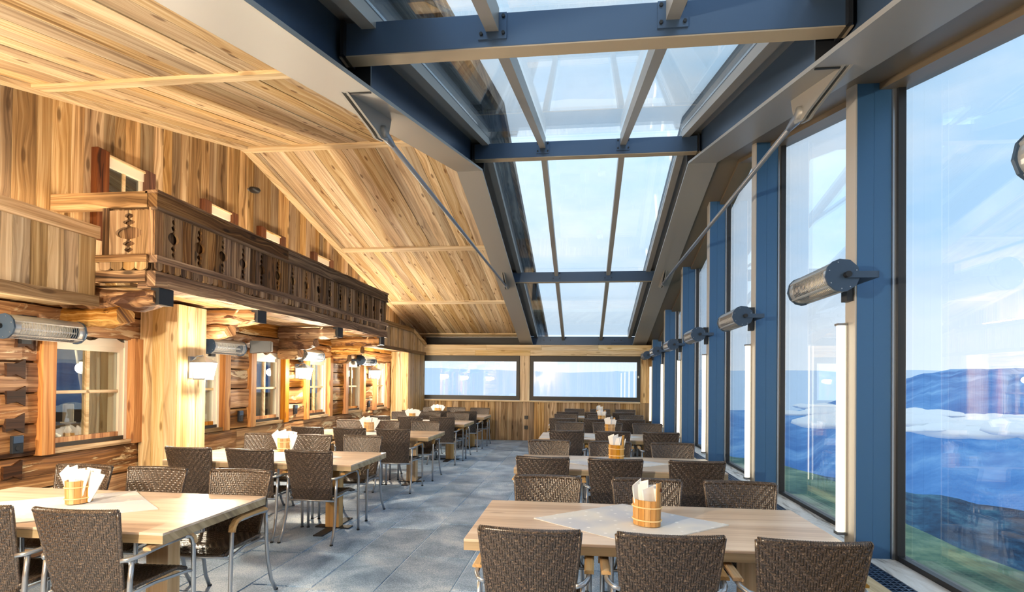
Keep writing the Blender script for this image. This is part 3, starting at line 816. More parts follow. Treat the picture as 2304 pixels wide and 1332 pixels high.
# consoles: stacked carved logs under the balcony
def console(y, full=True):
    cs = empty('console', (XLOG-BX, y-BY0, -.4), parent=bal)
    L = BX-XLOG
    def beam(nm, l, z0, z1, w, seed):
        n = 16; vs = []; fs = []; ns = 12
        for i in range(n+1):
            t_ = i/n; x = l*t_; k_ = 1.0
            if t_ > .7: k_ = 1-.42*((t_-.7)/.3)**2
            for q in range(ns):
                a = 2*math.pi*q/ns; ca, sa = math.cos(a), math.sin(a); p_ = 4; rr = (abs(ca)**p_+abs(sa)**p_)**(-1/p_)
                nn = mnoise.noise(Vector((x*5+seed*7, ca*1.3, sa*1.3+seed)))*.026 + mnoise.noise(Vector((x*16+seed, ca*2.6, sa*2.6)))*.012
                zz = sa*rr*(z1-z0)/2
                if zz < 0: zz *= k_
                vs.append((x, ca*rr*w/2+nn*ca, (z0+z1)/2+zz+nn*sa))
        for i in range(n):
            for q in range(ns): fs.append((i*ns+q, i*ns+(q+1) % ns, (i+1)*ns+(q+1) % ns, (i+1)*ns+q))
        fs += [tuple(range(ns-1, -1, -1)), tuple(n*ns+q for q in range(ns))]
        return MB().add(vs, fs).build(nm, M['console'], cs, smooth=False)
    beam('console_log', L-.03, .215, .395, .21, y); beam('console_log', L*.60, .06, .225, .20, y+1)
    if full: beam('console_log', L*.34, -.10, .06, .19, y+2)
    bar('end_cap', cs, M['black'], L-.075, L+.006, -.085, .085, .25, .40)
    return cs
for y in (4.44, 5.9, 7.95, 9.72): console(y, y > 7)

# ================================================================== wall lanterns
def lantern(loc, rz_, label, watts=LANTERN_W):
    l_ = tag(empty('wall_lantern', loc, rz_), label, 'lantern', 'wall lanterns')
    # local +x points into the room
    bar('wall_plate', l_, M['grey_al'], 0, .02, -.05, .05, -.10, .14)
    MB().tube([(.02, 0, .10), (.07, 0, .145), (.14, 0, .15)], .010, 8).build('arm', M['grey_al'], l_, smooth=True)
    cx = .15; a, b = .062, .088
    MB().hexa([(cx-a, -a, -.10), (cx+a, -a, -.10), (cx+a, a, -.10), (cx-a, a, -.10)], [(cx-b, -b, .07), (cx+b, -b, .07), (cx+b, b, .07), (cx-b, b, .07)]).build('glass_body', M['lamp_glow'], l_)
    MB().add([(cx-.105, -.105, .072), (cx+.105, -.105, .072), (cx+.105, .105, .072), (cx-.105, .105, .072), (cx, 0, .15)], [(3, 2, 1, 0), (0, 1, 4), (1, 2, 4), (2, 3, 4), (3, 0, 4)]).build('roof', M['grey_al'], l_)
    bar('base_plate', l_, M['grey_al'], cx-.07, cx+.07, -.07, .07, -.115, -.102)
    for s1 in (-1, 1):
        for s2 in (-1, 1):
            MB().tube([(cx+s1*(a+.003), s2*(a+.003), -.102), (cx+s1*(b+.003), s2*(b+.003), .072)], .005, 6).build('corner_bar', M['grey_al'], l_)
    d = bpy.data.lights.new('lantern_bulb', 'POINT'); d.energy = watts; d.color = (1, .86, .66); d.shadow_soft_size = .06
    o = bpy.data.objects.new('lantern_bulb', d); o.location = (cx+.14, 0, .0); link(o, l_)
    return l_
lantern((XBAND, 5.44, 1.69), 0, 'bright lantern on the board-clad pillar')
lantern((XLOG+.01, 8.40, 1.70), 0, 'bright lantern between the third and fourth log wall windows')
lantern((XLOG+.01, 11.44, 1.72), 0, 'bright lantern between the two farthest log wall windows')
lantern((XLOG+.01, 2.4, 1.70), 0, 'added fill lantern on the logs left of the picture')  # unseen lantern added as fill, continuing the row on the logs
lantern((-2.4, YF, 2.25), R(90), 'added fill lantern on the rear wall behind the camera', LANTERN_W*4.5)  # unseen fitting added to give the warm light from behind the camera

# ================================================================== infrared heaters
def make_heater():
    h = empty('infrared_heater', (0, 0, 0)); Lh, rr = .30, .098
    # body along local y, reflector opening to local -x and down; bracket toward +x
    ang = [math.radians(a) for a in (60, 90, 120, 150)]
    shell = [(rr*math.cos(t_), rr*math.sin(t_)) for t_ in [math.radians(a) for a in range(-60, 151, 15)]]
    inner = [(p[0]*.95, p[1]*.95) for p in reversed(shell)]
    MB().prism(shell+inner, 'y', -Lh, Lh).build('shell', M['heat_s'], h)
    refl = [(rr*.93*math.cos(math.radians(a)), rr*.93*math.sin(math.radians(a))) for a in range(150, 301, 10)]
    MB().prism(refl+[(p[0]*.90, p[1]*.90) for p in reversed(refl)], 'y', -Lh, -Lh+.05).build('front_lip', M['heat_s'], h)
    MB().prism(refl+[(p[0]*.90, p[1]*.90) for p in reversed(refl)], 'y', Lh-.05, Lh).build('front_lip', M['heat_s'], h)
    for a in (150, 225, 292):
        MB().tube([(rr*.93*math.cos(math.radians(a)), -Lh, rr*.93*math.sin(math.radians(a))), (rr*.93*math.cos(math.radians(a)), Lh, rr*.93*math.sin(math.radians(a)))], .009, 6).build('edge_bar', M['heat_s'], h)
    trough = [(rr*.93*math.cos(math.radians(150)), rr*.93*math.sin(math.radians(150))), (rr*.15, rr*.35), (rr*.45, -.02), (rr*.93*math.cos(math.radians(300)), rr*.93*math.sin(math.radians(300)))]
    MB().prism(trough+[(p[0]+.004, p[1]+.004) for p in reversed(trough)], 'y', -Lh+.01, Lh-.01).build('reflector', M['gold'], h)
    gr = MB()
    for k in range(24):
        y_ = -Lh+.055+k*(2*Lh-.11)/23
        gr.tube([(rr*.90*math.cos(math.radians(a)), y_, rr*.90*math.sin(math.radians(a))) for a in range(156, 290, 22)], .0024, 4)
    tag(gr.build('wire_guard', M['grey_al'], h), kind='stuff')
    MB().tube([(-.02, -Lh+.02, -.01), (-.02, Lh-.02, -.01)], .008, 8).build('quartz_tube', M['paper'], h)
    oc = [(rr*1.05*math.cos(math.radians(a)), rr*1.05*math.sin(math.radians(a))) for a in (-75, -40, -5, 30, 65, 100, 125, 150, 185, 215, 245, 270)]
    for s_ in (-1, 1):
        cap = MB().prism(oc, 'y', s_*Lh, s_*(Lh+.014)).build('end_cap', M['heat_b'], h)
        for a in (-60, 20, 110, 160, 215, 265):
            yy = s_*(Lh+.014); MB().tube([(rr*.86*math.cos(math.radians(a)), yy, rr*.86*math.sin(math.radians(a))), (rr*.86*math.cos(math.radians(a)), yy+s_*.004, rr*.86*math.sin(math.radians(a)))], .004, 6).build('screw', M['alu'], cap)
        MB().tube([(.02, s_*(Lh+.014), 0), (.02, s_*(Lh+.05), 0)], .019, 10).build('knob', M['black'], h)
        bar('bracket_arm', h, M['heat_b'], .02, .20, s_*(Lh+.03)-.004, s_*(Lh+.03)+.004, -.02, .02)
    bar('bracket_back', h, M['heat_b'], .192, .20, -Lh-.034, Lh+.034, -.02, .02)
    bar('junction_box', h, M['black'], .125, .19, -.06, .06, .03, .12)
    bar('mount_block', h, M['black'], .15, .192, -.04, .04, -.12, .03)
    return h
hp = make_heater(); first = True
heat = []
for k in range(0, 6):
    y = PY0[2+k]+.06 if k < 5 else PY0[7]-.25
    heat.append((1.590, y, 2.275, 0, 'infrared heater on the %s facade post of the glass wall' % ['nearest', 'second', 'third', 'fourth', 'fifth', 'farthest'][k], 'heaters on the facade posts'))
heat.append((1.590, PY0[1]+.06, 2.40, 0, 'infrared heater peeking in at the right edge of the picture', 'heaters on the facade posts'))
for y, nm in ((4.02, 'above the butterfly log ends, left of the nearest window'), (6.33, 'just past the board-clad pillar'), (8.50, 'above the middle wall lantern'), (10.85, 'above the farthest wall lantern')):
    heat.append((-4.545, y, 1.99, math.pi, 'infrared heater on the log wall ' + nm, 'heaters on the log wall'))
for (x, y, z, a, lab, grp) in heat:
    o = hp if first else copy_tree(hp); first = False
    o.location = (x, y, z); o.rotation_euler = (0, 0, a); tag(o, lab, 'heater', grp)

# tube lights on posts
for i, y in enumerate(PY0):
    if i < 2: continue
    nm = ['', '', 'nearest', 'second', 'third', 'fourth', 'fifth', 'farthest'][i]
    t_ = tag(empty('tube_light', (1.784, y+.125 if i < 7 else y+.06, .60)), 'glowing vertical tube light on the %s facade post' % nm if i > 1 else 'glowing vertical tube light on the facade post ' + nm, 'light', 'tube lights on the facade posts')
    bar('channel', t_, M['post_l'], -.012, 0, -.03, .03, -.02, 1.42)
    MB().tube([(-.034, 0, 0), (-.034, 0, 1.40)], .026, 12).build('diffuser', M['tube'], t_, smooth=True)
    bar('end_piece', t_, M['grey_al'], -.062, 0, -.03, .03, -.02, 0); bar('end_piece', t_, M['grey_al'], -.062, 0, -.03, .03, 1.40, 1.415)

# small fittings
def socket(x, y, z, axis, label, big=False):
    s_ = tag(empty('wall_socket', (x, y, z), 0 if axis == 'x' else R(-90)), label, 'socket', 'wall sockets')
    h_ = .075 if big else .045
    MB().box(0, .03, -.045, .045, -h_, h_).build('housing', M['rock'], s_, bevel=.006)
    if big: bar('flap', s_, M['steel_b'], .03, .036, -.038, .038, .012, .068)
    MB().tube([(.03, 0, -.03 if big else 0), (.034, 0, -.03 if big else 0)], .022, 12).build('outlet', M['black'], s_)
socket(XLOG+.012, 3.98, 1.02, 'x', 'black double socket on the logs left of the nearest window', True)
socket(XLOG+.012, 6.93, 1.07, 'x', 'black double socket on the logs before the third window', True)
socket(XLOG+.012, 8.36, 1.09, 'x', 'black double socket on the logs under the middle lantern', True)
socket(XLOG+.012, 11.42, 1.05, 'x', 'black double socket on the logs under the farthest lantern', True)
socket(-1.5, YB-.004, .62, 'y', 'upper black socket on the far wall boards')
socket(-1.5, YB-.004, .35, 'y', 'lower black socket on the far wall boards')
spk = tag(empty('loudspeaker', (-4.45, 6.95, 2.02), R(25)), 'black wedge loudspeaker under the balcony beside the second heater', 'loudspeaker')
MB().prism([(-.12, -.08), (.14, -.05), (.14, .09), (-.12, .09)], 'y', -.10, .10).build('cabinet', M['black'], spk); bar('grille', spk, M['rock'], .14, .146, -.085, .085, -.045, .085)
cmr = tag(empty('security_camera', (XW, 7.12, 4.30)), 'small black camera on the gable wall near the ridge', 'camera')
MB().tube([(0, 0, 0), (.06, 0, .01)], .02, 8).build('stem', M['grey_al'], cmr); MB().lathe([(.02, .02), (.07, .015), (.08, -.01), (.06, -.04), (.02, -.05)], 14, .10, 0).build('dome', M['black'], cmr, smooth=True)
# candle, candlestick and goose in the nearest window
cs_ = tag(empty('candlestick', (XLOG-.20, 4.64, .985)), 'white turned candlestick inside the nearest window', 'candlestick')
MB().lathe([(.055, 0), (.055, .012), (.02, .03), (.016, .06), (.03, .09), (.016, .12), (.02, .15), (.06, .16), (.06, .172)], 16).build('stick', M['cream'], cs_, smooth=True)
cd_ = tag(empty('candle', (XLOG-.20, 4.64, 1.158)), 'thick cream candle on the white candlestick', 'candle')
MB().lathe([(.042, 0), (.043, .004), (.043, .165), (.038, .172)], 18).build('wax', M['candle'], cd_, smooth=True); MB().tube([(0, 0, .168), (.002, 0, .188)], .0025, 5).build('wick', M['black'], cd_)
gs = tag(empty('goose_ornament', (XLOG-.19, 4.50, .985)), 'small white bird ornament at the left of the window sill', 'ornament')
MB().tube([(0, .06, .05), (0, .03, .04), (0, 0, .045), (0, -.03, .06), (0, -.045, .09), (0, -.035, .12), (0, -.02, .125)], [.006, .028, .036, .03, .015, .013, .016], 12).build('body', M['cream'], gs, smooth=True)
MB().lathe([(.03, 0), (.03, .006), (.015, .02)], 12).build('foot', M['cream'], gs, smooth=True)

# ================================================================== outside
def height_sheet(name, mat, fn, xs, ys, smooth=True):
    vs = [(x, y, fn(x, y)) for y in ys for x in xs]; n = len(xs)
    fs = [(j*n+i, j*n+i+1, (j+1)*n+i+1, (j+1)*n+i) for j in range(len(ys)-1) for i in range(n-1)]
    return MB().add(vs, fs).build(name, mat, None, smooth)
gr = height_sheet('meadow', M['grass'], lambda x, y: -.78-1.1*max(0, x-6.0-.3*math.sin(y*.5)) + .08*mnoise.noise(Vector((x*.6, y*.6, 0))) - (.6 if y > 15 else 0)*(y-15)*.1,
                  [2.35+.35*i for i in range(70)], [-40+1.2*j for j in range(110)])
tag(gr, kind='structure')
def ring(name, mat, R0, R1, top, base, seed, rough_, peaks=1.0, dip=0, steps=360):
    """mountain chain around the house: height profile over azimuth, real slope depth"""
    vs = []; fs = []; nr = 8
    for i in range(steps):
        a = math.radians(-75 + 215*i/(steps-1))     # azimuth from +y toward +x
        hh = sum(mnoise.noise(Vector((math.cos(a)*f_*3+seed, math.sin(a)*f_*3, seed)))/f_**.9 for f_ in (1, 2, 4, 8, 16))
        if dip and a < math.radians(34):
            q_ = max(0, min(1, (math.radians(34)-a)/math.radians(16))); hh -= dip*q_*q_*(3-2*q_)
        for k in range(nr+1):
            t_ = k/nr; rr = R0+(R1-R0)*t_
            z = base+(top*(1+peaks*hh)-base)*(math.sin(t_*math.pi/2)**.8) + rough_*mnoise.noise(Vector((math.sin(a)*rr*.01, math.cos(a)*rr*.01, seed)))*math.sin(t_*math.pi)
            vs.append((rr*math.sin(a), rr*math.cos(a), z))
    n = nr+1
    for i in range(steps-1):
        for k in range(nr): fs.append((i*n+k, i*n+k+1, (i+1)*n+k+1, (i+1)*n+k))
    o = MB().add(vs, fs).build(name, mat, None, True); return tag(o, kind='structure')
ring('forest_ridge', M['forest'], 40, 170, -26, -70, 2.3, 5, .16)
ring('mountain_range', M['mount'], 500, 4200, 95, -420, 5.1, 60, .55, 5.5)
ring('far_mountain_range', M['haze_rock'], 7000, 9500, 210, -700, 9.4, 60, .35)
cb = MB()
for k in range(34):
    a0 = rnd.uniform(24, 100); rr = rnd.uniform(700, 1200); z = -44+rnd.uniform(-8, 5)
    for q in range(16):
        a = math.radians(a0+rnd.gauss(0, 3.2)); r1 = rr+rnd.uniform(-60, 60); w_ = rnd.uniform(10, 34); h_ = w_*rnd.uniform(.12, .3)
        cb.lathe([(w_*.05, z-h_*.9), (w_*.6, z-h_*.7), (w_*.95, z-h_*.2), (w_*.9, z+h_*.3), (w_*.5, z+h_*.8), (w_*.05, z+h_)], 9, r1*math.sin(a), r1*math.cos(a), 1.0, 1.0)
cb = cb.build('cloud_bank', M['cloud'], None, True); tag(cb, 'white bank of valley cloud lying before the blue mountains', 'cloud', kind='stuff')
# ================================================================== chairs
def weave_panel(fn, w_at, nr, half_u, unit_n, side, lift=.0035, rows=(0., 1.)):
    """twill weave mirrored about the middle: fn(u,v)->point, normal"""
    mb = MB()
    for r_ in range(nr):
        v0 = rows[0]+(rows[1]-rows[0])*(r_+.08)/nr; v1 = rows[0]+(rows[1]-rows[0])*(r_+.92)/nr; vm = (v0+v1)/2
        for sgn in (-1, 1):
            k = -4 + (r_ % 4)
            while k < unit_n:
                a, b = max(0, k+.06), min(unit_n, k+2.5)
                if b-a > .6:
                    us = [sgn*half_u*(a+(b-a)*q/3)/unit_n for q in range(4)]
                    hs_ = [.0006, lift, lift, .0006]; vs = []
                    for q in range(4):
                        for vv, kk in ((v0, .25), (vm, 1), (v1, .25)):
                            p, n = fn(us[q], vv); vs.append(p+n*(side*(hs_[q]*kk+.0004)))
                    fs = []
                    for q in range(3):
                        for j in range(2): fs.append((q*3+j, q*3+j+1, (q+1)*3+j+1, (q+1)*3+j))
                    mb.add(vs, fs)
                k += 4
    # upright strands showing between
    for k in range(-unit_n, unit_n):
        ua, ub = half_u*(k+.15)/unit_n, half_u*(k+.85)/unit_n; um = (ua+ub)/2
        seg = nr//2; vs = []; fs = []
        for q in range(seg+1):
            v_ = rows[0]+(rows[1]-rows[0])*q/seg
            for uu, kk in ((ua, .2), (um, 1), (ub, .2)):
                p, n = fn(uu, v_); vs.append(p+n*(side*(.0018*kk+.0002)))
        for q in range(seg):
            for j in range(2): fs.append((q*3+j, q*3+j+1, (q+1)*3+j+1, (q+1)*3+j))
        mb.add(vs, fs)
    return mb
def back_pt(u, v):
    """u -1..1 across, v 0..1 up"""
    w = .195+.047*v; z = .405+.485*v; y = -.205-.105*v + .035*u*u*(.6+.4*v)
    return Vector((u*w, y, z))
def fr(f_):
    def g(u, v):
        e_ = .01; p = f_(u, v); n = (f_(u+e_, v)-f_(u-e_, v)).cross(f_(u, v+e_)-f_(u, v-e_)).normalized(); return p, n
    return g
def seat_pt(u, v):
    w = .205+.03*v; y = -.20+.43*v; z = .445 - .02*(1-u*u)*math.sin(v*math.pi)*1.0 - .035*max(0, v-.85)/.15*.8 + .008*v
    return Vector((u*w, y, z))
def slab_from(f_, th, nu=10, nv=8):
    g = fr(f_); mb = MB(); vs = []; n = nu+1
    for s_ in (1, -1):
        for j in range(nv+1):
            for i in range(nu+1):
                p, nn = g(-1+2*i/nu, j/nv); vs.append(p+nn*(s_*th/2))
    o_ = (nu+1)*(nv+1); fs = []
    for j in range(nv):
        for i in range(nu):
            q = (j*n+i, j*n+i+1, (j+1)*n+i+1, (j+1)*n+i); fs += [q, tuple(reversed([x+o_ for x in q]))]
    loop = [i for i in range(n)] + [j*n+nu for j in range(1, nv+1)] + [nv*n+i for i in range(nu-1, -1, -1)] + [j*n for j in range(nv-1, 0, -1)]
    for a, b in zip(loop, loop[1:]+loop[:1]): fs.append((a, b, b+o_, a+o_))
    return mb.add(vs, fs)
def make_chair():
    ch = empty('wicker_armchair')
    bk = slab_from(back_pt, .016).build('backrest', M['wicker_core'], ch, smooth=False)
    gf = fr(back_pt)
    def off(f_, d):
        def q(u, v):
            p, n = f_(u, v); return p+n*d, n
        return q
    wv = weave_panel(off(gf, .008), None, 30, .97, 18, 1, .0055); wv2 = weave_panel(off(gf, -.008), None, 30, .97, 18, -1, .0055)
    wv.add(wv2.v, wv2.f)
    tag(wv.build('back_weave', M['wicker'], bk, smooth=True), kind='stuff')
    top = [back_pt(-1+2*i/12, 1.0) for i in range(13)]
    MB().tube(top, .0155, 8).build('top_roll', M['wicker'], bk, smooth=True)
    wr_ = MB()   # wrapped strands on the top roll
    for i in range(46):
        p = back_pt(-1+2*(i+.5)/46, 1.0); q = back_pt(-1+2*(i+.62)/46, 1.0)
        wr_.tube([p, q], .0172, 8)
    tag(wr_.build('top_wrapping', M['wicker'], bk, smooth=True), kind='stuff')
    for s_ in (-1, 1):
        MB().tube([back_pt(s_, v/10) for v in range(11)], .0115, 8).build('side_roll', M['wicker'], bk, smooth=True)
    MB().tube([back_pt(-1+2*i/8, 0) for i in range(9)], .011, 8).build('bottom_roll', M['wicker'], bk, smooth=True)
    st = slab_from(seat_pt, .022).build('seat', M['wicker_core'], ch)
    tag(weave_panel(off(fr(seat_pt), .011), None, 26, .97, 17, 1, .005).build('seat_weave', M['wicker'], st, smooth=True), kind='stuff')
    MB().tube([seat_pt(-1+2*i/8, 1.0) for i in range(9)], .014, 8).build('front_roll', M['wicker'], st, smooth=True)
    for s_ in (-1, 1):
        MB().tube([seat_pt(s_, v/6) for v in range(7)], .013, 8).build('side_roll', M['wicker'], st, smooth=True)
        x = s_*.283
        # front leg runs up and bends into the arm
        MB().tube([(x, .245, 0), (x, .240, .2), (x, .235, .45), (x, .232, .57), (x, .222, .61), (x, .195, .637), (x, .15, .645)], .0135, 10).build('front_leg', M['alu'], ch, smooth=True)
        MB().tube([(x, .15, .645), (x, 0, .645), (x, -.10, .640), (x-s_*.005, -.16, .632), (x-s_*.025, -.205, .625), (x-s_*.062, -.235, .622)], .013, 10).build('arm_tube', M['alu'], ch, smooth=True)
        MB().tube([(x-s_*.030, -.195, .612), (x-s_*.030, -.205, .5), (x-s_*.030, -.21, .40), (x-s_*.026, -.225, .25), (x-s_*.02, -.262, .1), (x-s_*.013, -.315, 0)], .0135, 10).build('rear_leg', M['alu'], ch, smooth=True)
        # wooden armrest
        ar = MB(); pts = [(.235, .585), (.225, .622), (.195, .652), (.15, .662), (0, .662), (-.13, .655)]
        vs = []; fs = []
        for i, (y_, z_) in enumerate(pts):
            d_ = Vector((0, pts[min(i+1, 5)][0]-pts[max(i-1, 0)][0], pts[min(i+1, 5)][1]-pts[max(i-1, 0)][1])).normalized(); nn = Vector((0, d_.z, -d_.y))
            if nn.z < -.01 or (abs(nn.z) < .01 and nn.y < 0): nn = -nn
            hw = .024
            for (dx, dn) in ((-hw, -.008), (-hw, .004), (-hw*.6, .011), (hw*.6, .011), (hw, .004), (hw, -.008)):
                vs.append((x+dx, y_+nn.y*dn, z_+nn.z*dn))
        for i in range(5):
            for k in range(6): fs.append((i*6+k, i*6+(k+1) % 6, (i+1)*6+(k+1) % 6, (i+1)*6+k))
        fs += [(5, 4, 3, 2, 1, 0), tuple(30+k for k in range(6))]
        ar.add(vs, fs).build('armrest', M['arm'], ch)
        MB().tube([(x, .237, .415), (x-s_*.02, .20, .418), (x-s_*.06, 0, .422), (x-s_*.055, -.205, .422)], .010, 8).build('side_rail', M['alu'], ch, smooth=True)
        MB().lathe([(.016, 0), (.016, .012)], 10, x, .245).build('foot_cap', M['black'], ch); MB().lathe([(.016, 0), (.016, .012)], 10, x-s_*.013, -.315).build('foot_cap', M['black'], ch)
    MB().tube([(-.283, .236, .415), (.283, .236, .415)], .010, 8).build('front_rail', M['alu'], ch, smooth=True)
    MB().tube([(-.25, -.208, .40), (.25, -.208, .40)], .010, 8).build('rear_rail', M['alu'], ch, smooth=True)
    return ch

# ================================================================== tables
TW, TD = 2.03, .95
def make_table():
    t_ = empty('dining_table')
    MB().box(-TW/2, TW/2, -TD/2, TD/2, .735, .75).build('tabletop', M['table'], t_, bevel=.003)
    MB().box(-TW/2+.001, TW/2-.001, -TD/2+.001, TD/2-.001, .69, .735).build('apron_edge', M['table_edge'], t_)
    for s_ in (-1, 1):
        x = s_*.62
        MB().box(x-.075, x+.075, -.052, .052, .012, .69).build('pedestal', M['ped'], t_, bevel=.004)
        MB().box(x-.05, x+.05, -.36, .36, 0, .012).build('foot_plate', M['black'], t_)
        MB().box(x-.19, x+.19, -.05, .05, .0005, .0125).build('foot_plate', M['black'], t_)
        MB().box(x-.05, x+.05, -.38, .38, .672, .69).build('top_plate', M['black'], t_)
    return t_

# ================================================================== buckets with cutlery pouches, cloths
def make_bucket(handle):
    b = empty('napkin_bucket'); A, Bq, h_ = .088, .068, .150; n = 14
    MB().lathe([(1, .008), (1, .018)], 28, 0, 0, A*.93, Bq*.93).build('base', M['stave'], b)
    for k in range(n):
        a0, a1 = 2*math.pi*k/n+.012, 2*math.pi*(k+1)/n-.012
        hh = h_+.105 if handle and k in (0, n-1) else h_
        lo, hi = [], []
        ring_ = [(math.cos(a0+(a1-a0)*q/3), math.sin(a0+(a1-a0)*q/3)) for q in range(4)]
        poly = [(A*p[0], Bq*p[1]) for p in ring_] + [((A-.009)*p[0], (Bq-.009)*p[1]) for p in reversed(ring_)]
        vs = [(p[0]*.95, p[1]*.95, 0) for p in poly] + [(p[0], p[1], hh) for p in poly]
        fs = [tuple(range(7, -1, -1)), tuple(range(8, 16))] + [(i, (i+1) % 8, 8+(i+1) % 8, 8+i) for i in range(8)]
        MB().add(vs, fs).build('stave' if hh == h_ else 'handle_stave', M['stave'], b)
    if handle: MB().tube([(A-.012, 0, h_+.062), (A+.003, 0, h_+.062)], .011, 10).build('handle_hole', M['red'], b)
    for z, f_ in ((.033, .965), (.108, .99)):
        MB().tube([((A*f_+.003)*math.cos(2*math.pi*q/28), (Bq*f_+.003)*math.sin(2*math.pi*q/28), z) for q in range(29)], .0045, 6).build('hoop', M['hoop'], b, smooth=True)
    return b
def make_pouch(var):
    r_ = random.Random(var); vs = []; fs = []; w, hgt = .036, .200+.02*r_.random(); nv = 6
    for j in range(nv+1):
        t_ = j/nv; bend = .012*math.sin(t_*2.6+var); ww = w*(.8+.3*t_); th = .004 if j < nv else .002
        for (dx, dy) in ((-1, -1), (0, -1.6), (1, -1), (1, 1), (0, 1.4), (-1, 1)):
            vs.append((dx*ww, bend+dy*th, hgt*t_ + (.010*dx if j == nv else 0)))
    for j in range(nv):
        for k in range(6): fs.append((j*6+k, j*6+(k+1) % 6, (j+1)*6+(k+1) % 6, (j+1)*6+k))
    fs += [(5, 4, 3, 2, 1, 0), tuple(nv*6+k for k in range(6))]
    return MB().add(vs, fs).mesh('pouch', M['paper'])
def make_cloth(seed, half):
    n = 18; vs = []; fs = []
    for s_ in (0, 1):
        for j in range(n+1):
            for i in range(n+1):
                x, y = (i/n-.5)*2*half, (j/n-.5)*2*half
                z = .0015+.0022*(mnoise.noise(Vector((x*5+seed, y*5, 0)))+1) + .003*abs(math.sin(x*4.2+seed))**8
                vs.append(((x+y)*.7071*1.03, (y-x)*.7071*.82, z if s_ else 0.0005))
    m_ = (n+1)**2
    for j in range(n):
        for i in range(n):
            q = (j*(n+1)+i, j*(n+1)+i+1, (j+1)*(n+1)+i+1, (j+1)*(n+1)+i); fs += [tuple(reversed(q)), tuple(x+m_ for x in q)]
    lp = [i for i in range(n+1)] + [j*(n+1)+n for j in range(1, n+1)] + [n*(n+1)+i for i in range(n-1, -1, -1)] + [j*(n+1) for j in range(n-1, 0, -1)]
    for a, b in zip(lp, lp[1:]+lp[:1]): fs.append((a, b, b+m_, a+m_))
    return MB().add(vs, fs).mesh('cloth', M['cloth'])

chair0 = make_chair(); table0 = make_table(); bucket0 = make_bucket(True); bucket1 = make_bucket(False)
pouches = [make_pouch(i) for i in range(5)]; cloths = [make_cloth(i*2.3, .40) for i in range(3)]
used = set()
def take(o):
    if o.name not in used:
        used.add(o.name); return o
    return copy_tree(o)
RX, LX = .39, -3.275
rows = [
 # row, table centre y, (near chair xs, near back-top y), (far chair xs, far back-top y), bucket pos, bucket rot, cloth
 ('R', 0, (RX-.005, 3.30, .4), ((-.24, .405, 1.035), 2.50), ((-.25, .47, 1.105), 3.97), (.385, 3.24, -35), (.29, 3.27, 45)),
 ('R', 1, (RX-.04, 5.68, 0), ((-.355, .30, 1.02), 4.90), ((-.39, .32, 1.04), 6.35), (.375, 5.98, -20), (.32, 5.80, 40)),
 ('R', 2, (RX-.02, 8.40, 0), ((-.22, .43, 1.10), 7.60), ((-.22, .42, 1.08), 9.20), (.45, 8.85, 20), (.35, 8.5, 50)),
 ('R', 3, (RX-.03, 10.78, 0), ((-.37, .27, .90), 10.06), ((-.35, .35, 1.02), 11.43), (.40, 11.1, 40), (.3, 10.8, 45)),
 ('R', 4, (RX-.01, 12.96, 0), ((-.345, .295, .93), 12.25), ((-.195, .435, 1.07), 13.66), (.42, 13.2, 10), (.35, 13.0, 42)),
 ('L', 0, (LX, 3.145, 0), ((-3.90, -3.275, -2.65), 2.50), ((-3.89, -3.255, -2.565), 3.82), (-3.34, 3.22, 96), (-3.28, 3.13, 47)),
 ('L', 1, (LX, 5.52, 0), ((-3.92, -3.265, -2.64), 4.90), ((-4.0, -3.335, -2.69), 6.36), (-3.43, 5.86, 60), (-3.15, 5.6, 40)),
 ('L', 2, (LX, 8.17, 0), ((-3.94, -3.305, -2.665), 7.28), ((-3.945, -3.32, -2.625), 8.80), (-3.42, 8.3, 30), (-3.3, 8.15, 45)),
 ('L', 3, (LX, 10.58, 0), ((-3.9, -3.26, -2.635), 9.85), ((-3.9, -3.275, -2.65), 11.30), (-3.5, 10.75, 80), (-3.3, 10.5, 45)),
 ('L', 4, (LX, 12.66, 0), ((-3.865, -3.24, -2.615), 11.82), ((-3.84, -3.215, -2.59), 13.42), (-3.55, 12.9, 15), (-3.3, 12.6, 45)),
]
PO = ['leftmost', 'second from left', 'third from left', 'middle', 'third from right', 'second from right', 'rightmost']
ORD = ['frontmost', 'second', 'third', 'fourth', 'rearmost']
PRINT = []
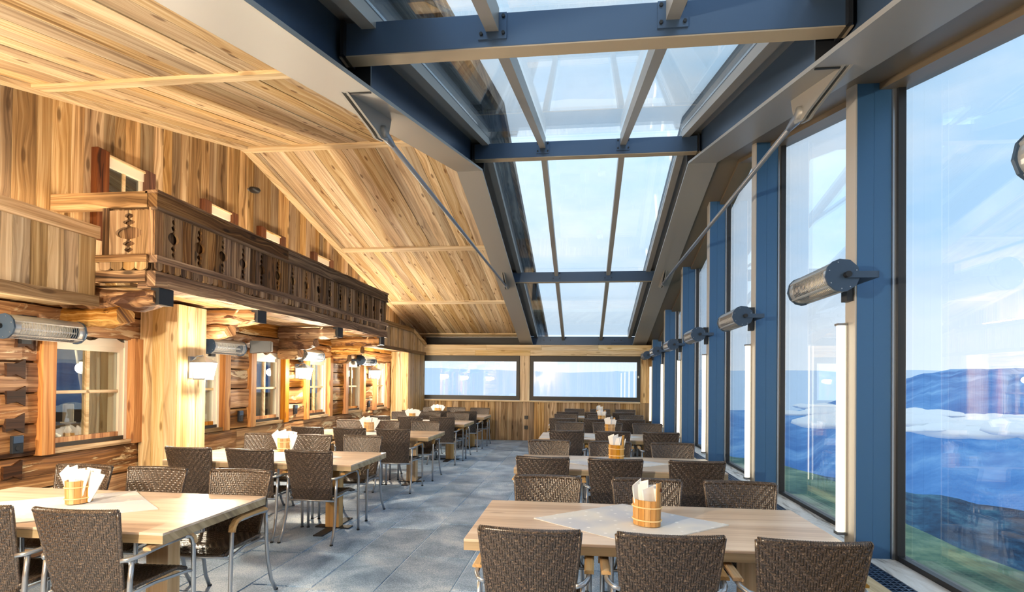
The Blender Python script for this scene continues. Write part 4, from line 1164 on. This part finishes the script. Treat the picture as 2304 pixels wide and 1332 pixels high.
for (side, i, (tx, ty, trot), near, far, (bx, by, br), (cx, cy, cr)) in rows:
    rowname = 'glass wall row' if side == 'R' else 'log wall row'
    t_ = take(table0); t_.location = (tx, ty, 0); t_.rotation_euler = (0, 0, R(trot))
    tag(t_, '%s oak dining table on pedestals in the %s' % (ORD[i], rowname), 'table', 'dining tables in the ' + rowname)
    for (xs, yt, f_) in ((near[0], near[1], 1), (far[0], far[1], -1)):
        for k, x in enumerate(xs):
            o = take(chair0)
            o.location = (x, yt + (.31 if f_ == 1 else -.31), 0)
            o.rotation_euler = (0, 0, (0 if f_ == 1 else math.pi)+R(rnd.uniform(-1.5, 1.5)))
            seat = ('aisle seat', 'middle seat', 'window seat')[k] if side == 'R' else ('wall seat', 'middle seat', 'aisle seat')[k]
            tag(o, 'wicker armchair, %s on %s side of %s table in %s' % (seat, 'near' if f_ == 1 else 'far', ORD[i], rowname), 'chair', 'wicker armchairs in the ' + rowname)
    cl_ = share('table_cloth', cloths[i % 3], None, (cx, ty, .7502), (0, 0, R(rnd.uniform(-2, 2))))
    tag(cl_, 'grey star-print cloth laid diamond-wise on %s table in %s' % (ORD[i], rowname), 'tablecloth', 'cloths on the dining tables')
    b = take(bucket0 if side == 'R' else bucket1); b.location = (bx, by, .7585); b.rotation_euler = (0, 0, R(br))
    tag(b, 'wooden stave bucket on %s table in %s' % (ORD[i], rowname), 'bucket', 'napkin buckets')
    rp = random.Random(100+i*7+(50 if side == 'R' else 0))
    for k in range(7):
        fan = (k/6-.5)
        ang = R(br)
        if side == 'L': ox, oy, tilt, yaw_ = fan*.085, (-.012+.012*(k % 3)), fan*.9, rp.uniform(-.3, .3)
        else: ox, oy, tilt, yaw_ = fan*.06, rp.uniform(-.02, .02), fan*.35, rp.uniform(-1.0, 1.0)
        q = share('cutlery_pouch', pouches[k % 5], None, (bx+ox, by+oy, .775 + (.02 if side == 'R' and k < 3 else .0)), (0, tilt, yaw_), (1.35 if side == 'L' else 1, 1, 1))
        if side == 'L' and i == 0 and k in (2, 4): PRINT.append((q, 0)); q.location.y -= .022; q.rotation_euler.z = 0
        tag(q, '%s white paper cutlery pouch in bucket on %s table in %s' % (PO[k], ORD[i], rowname), 'cutlery pouch', 'pouches in bucket on %s table in %s' % (ORD[i], rowname))
# print on two front pouches of the nearest left bucket

def text_mesh(body, size):
    cu = bpy.data.curves.new('print', 'FONT'); cu.body = body; cu.size = size; cu.shear = .3; cu.extrude = .0002; cu.align_x = 'CENTER'
    o = bpy.data.objects.new('print', cu); COL.objects.link(o)
    dg = bpy.context.evaluated_depsgraph_get(); me = bpy.data.meshes.new_from_object(o.evaluated_get(dg))
    bpy.data.objects.remove(o); me.materials.clear(); me.materials.append(M['ink']); return me
tmx = text_mesh('Sonnen-Alm', .0115)
for q, dx in PRINT:
    share('print', tmx, q, (dx, -.0185, .135), (R(90), R(-8), 0), (.74, 1, 1))
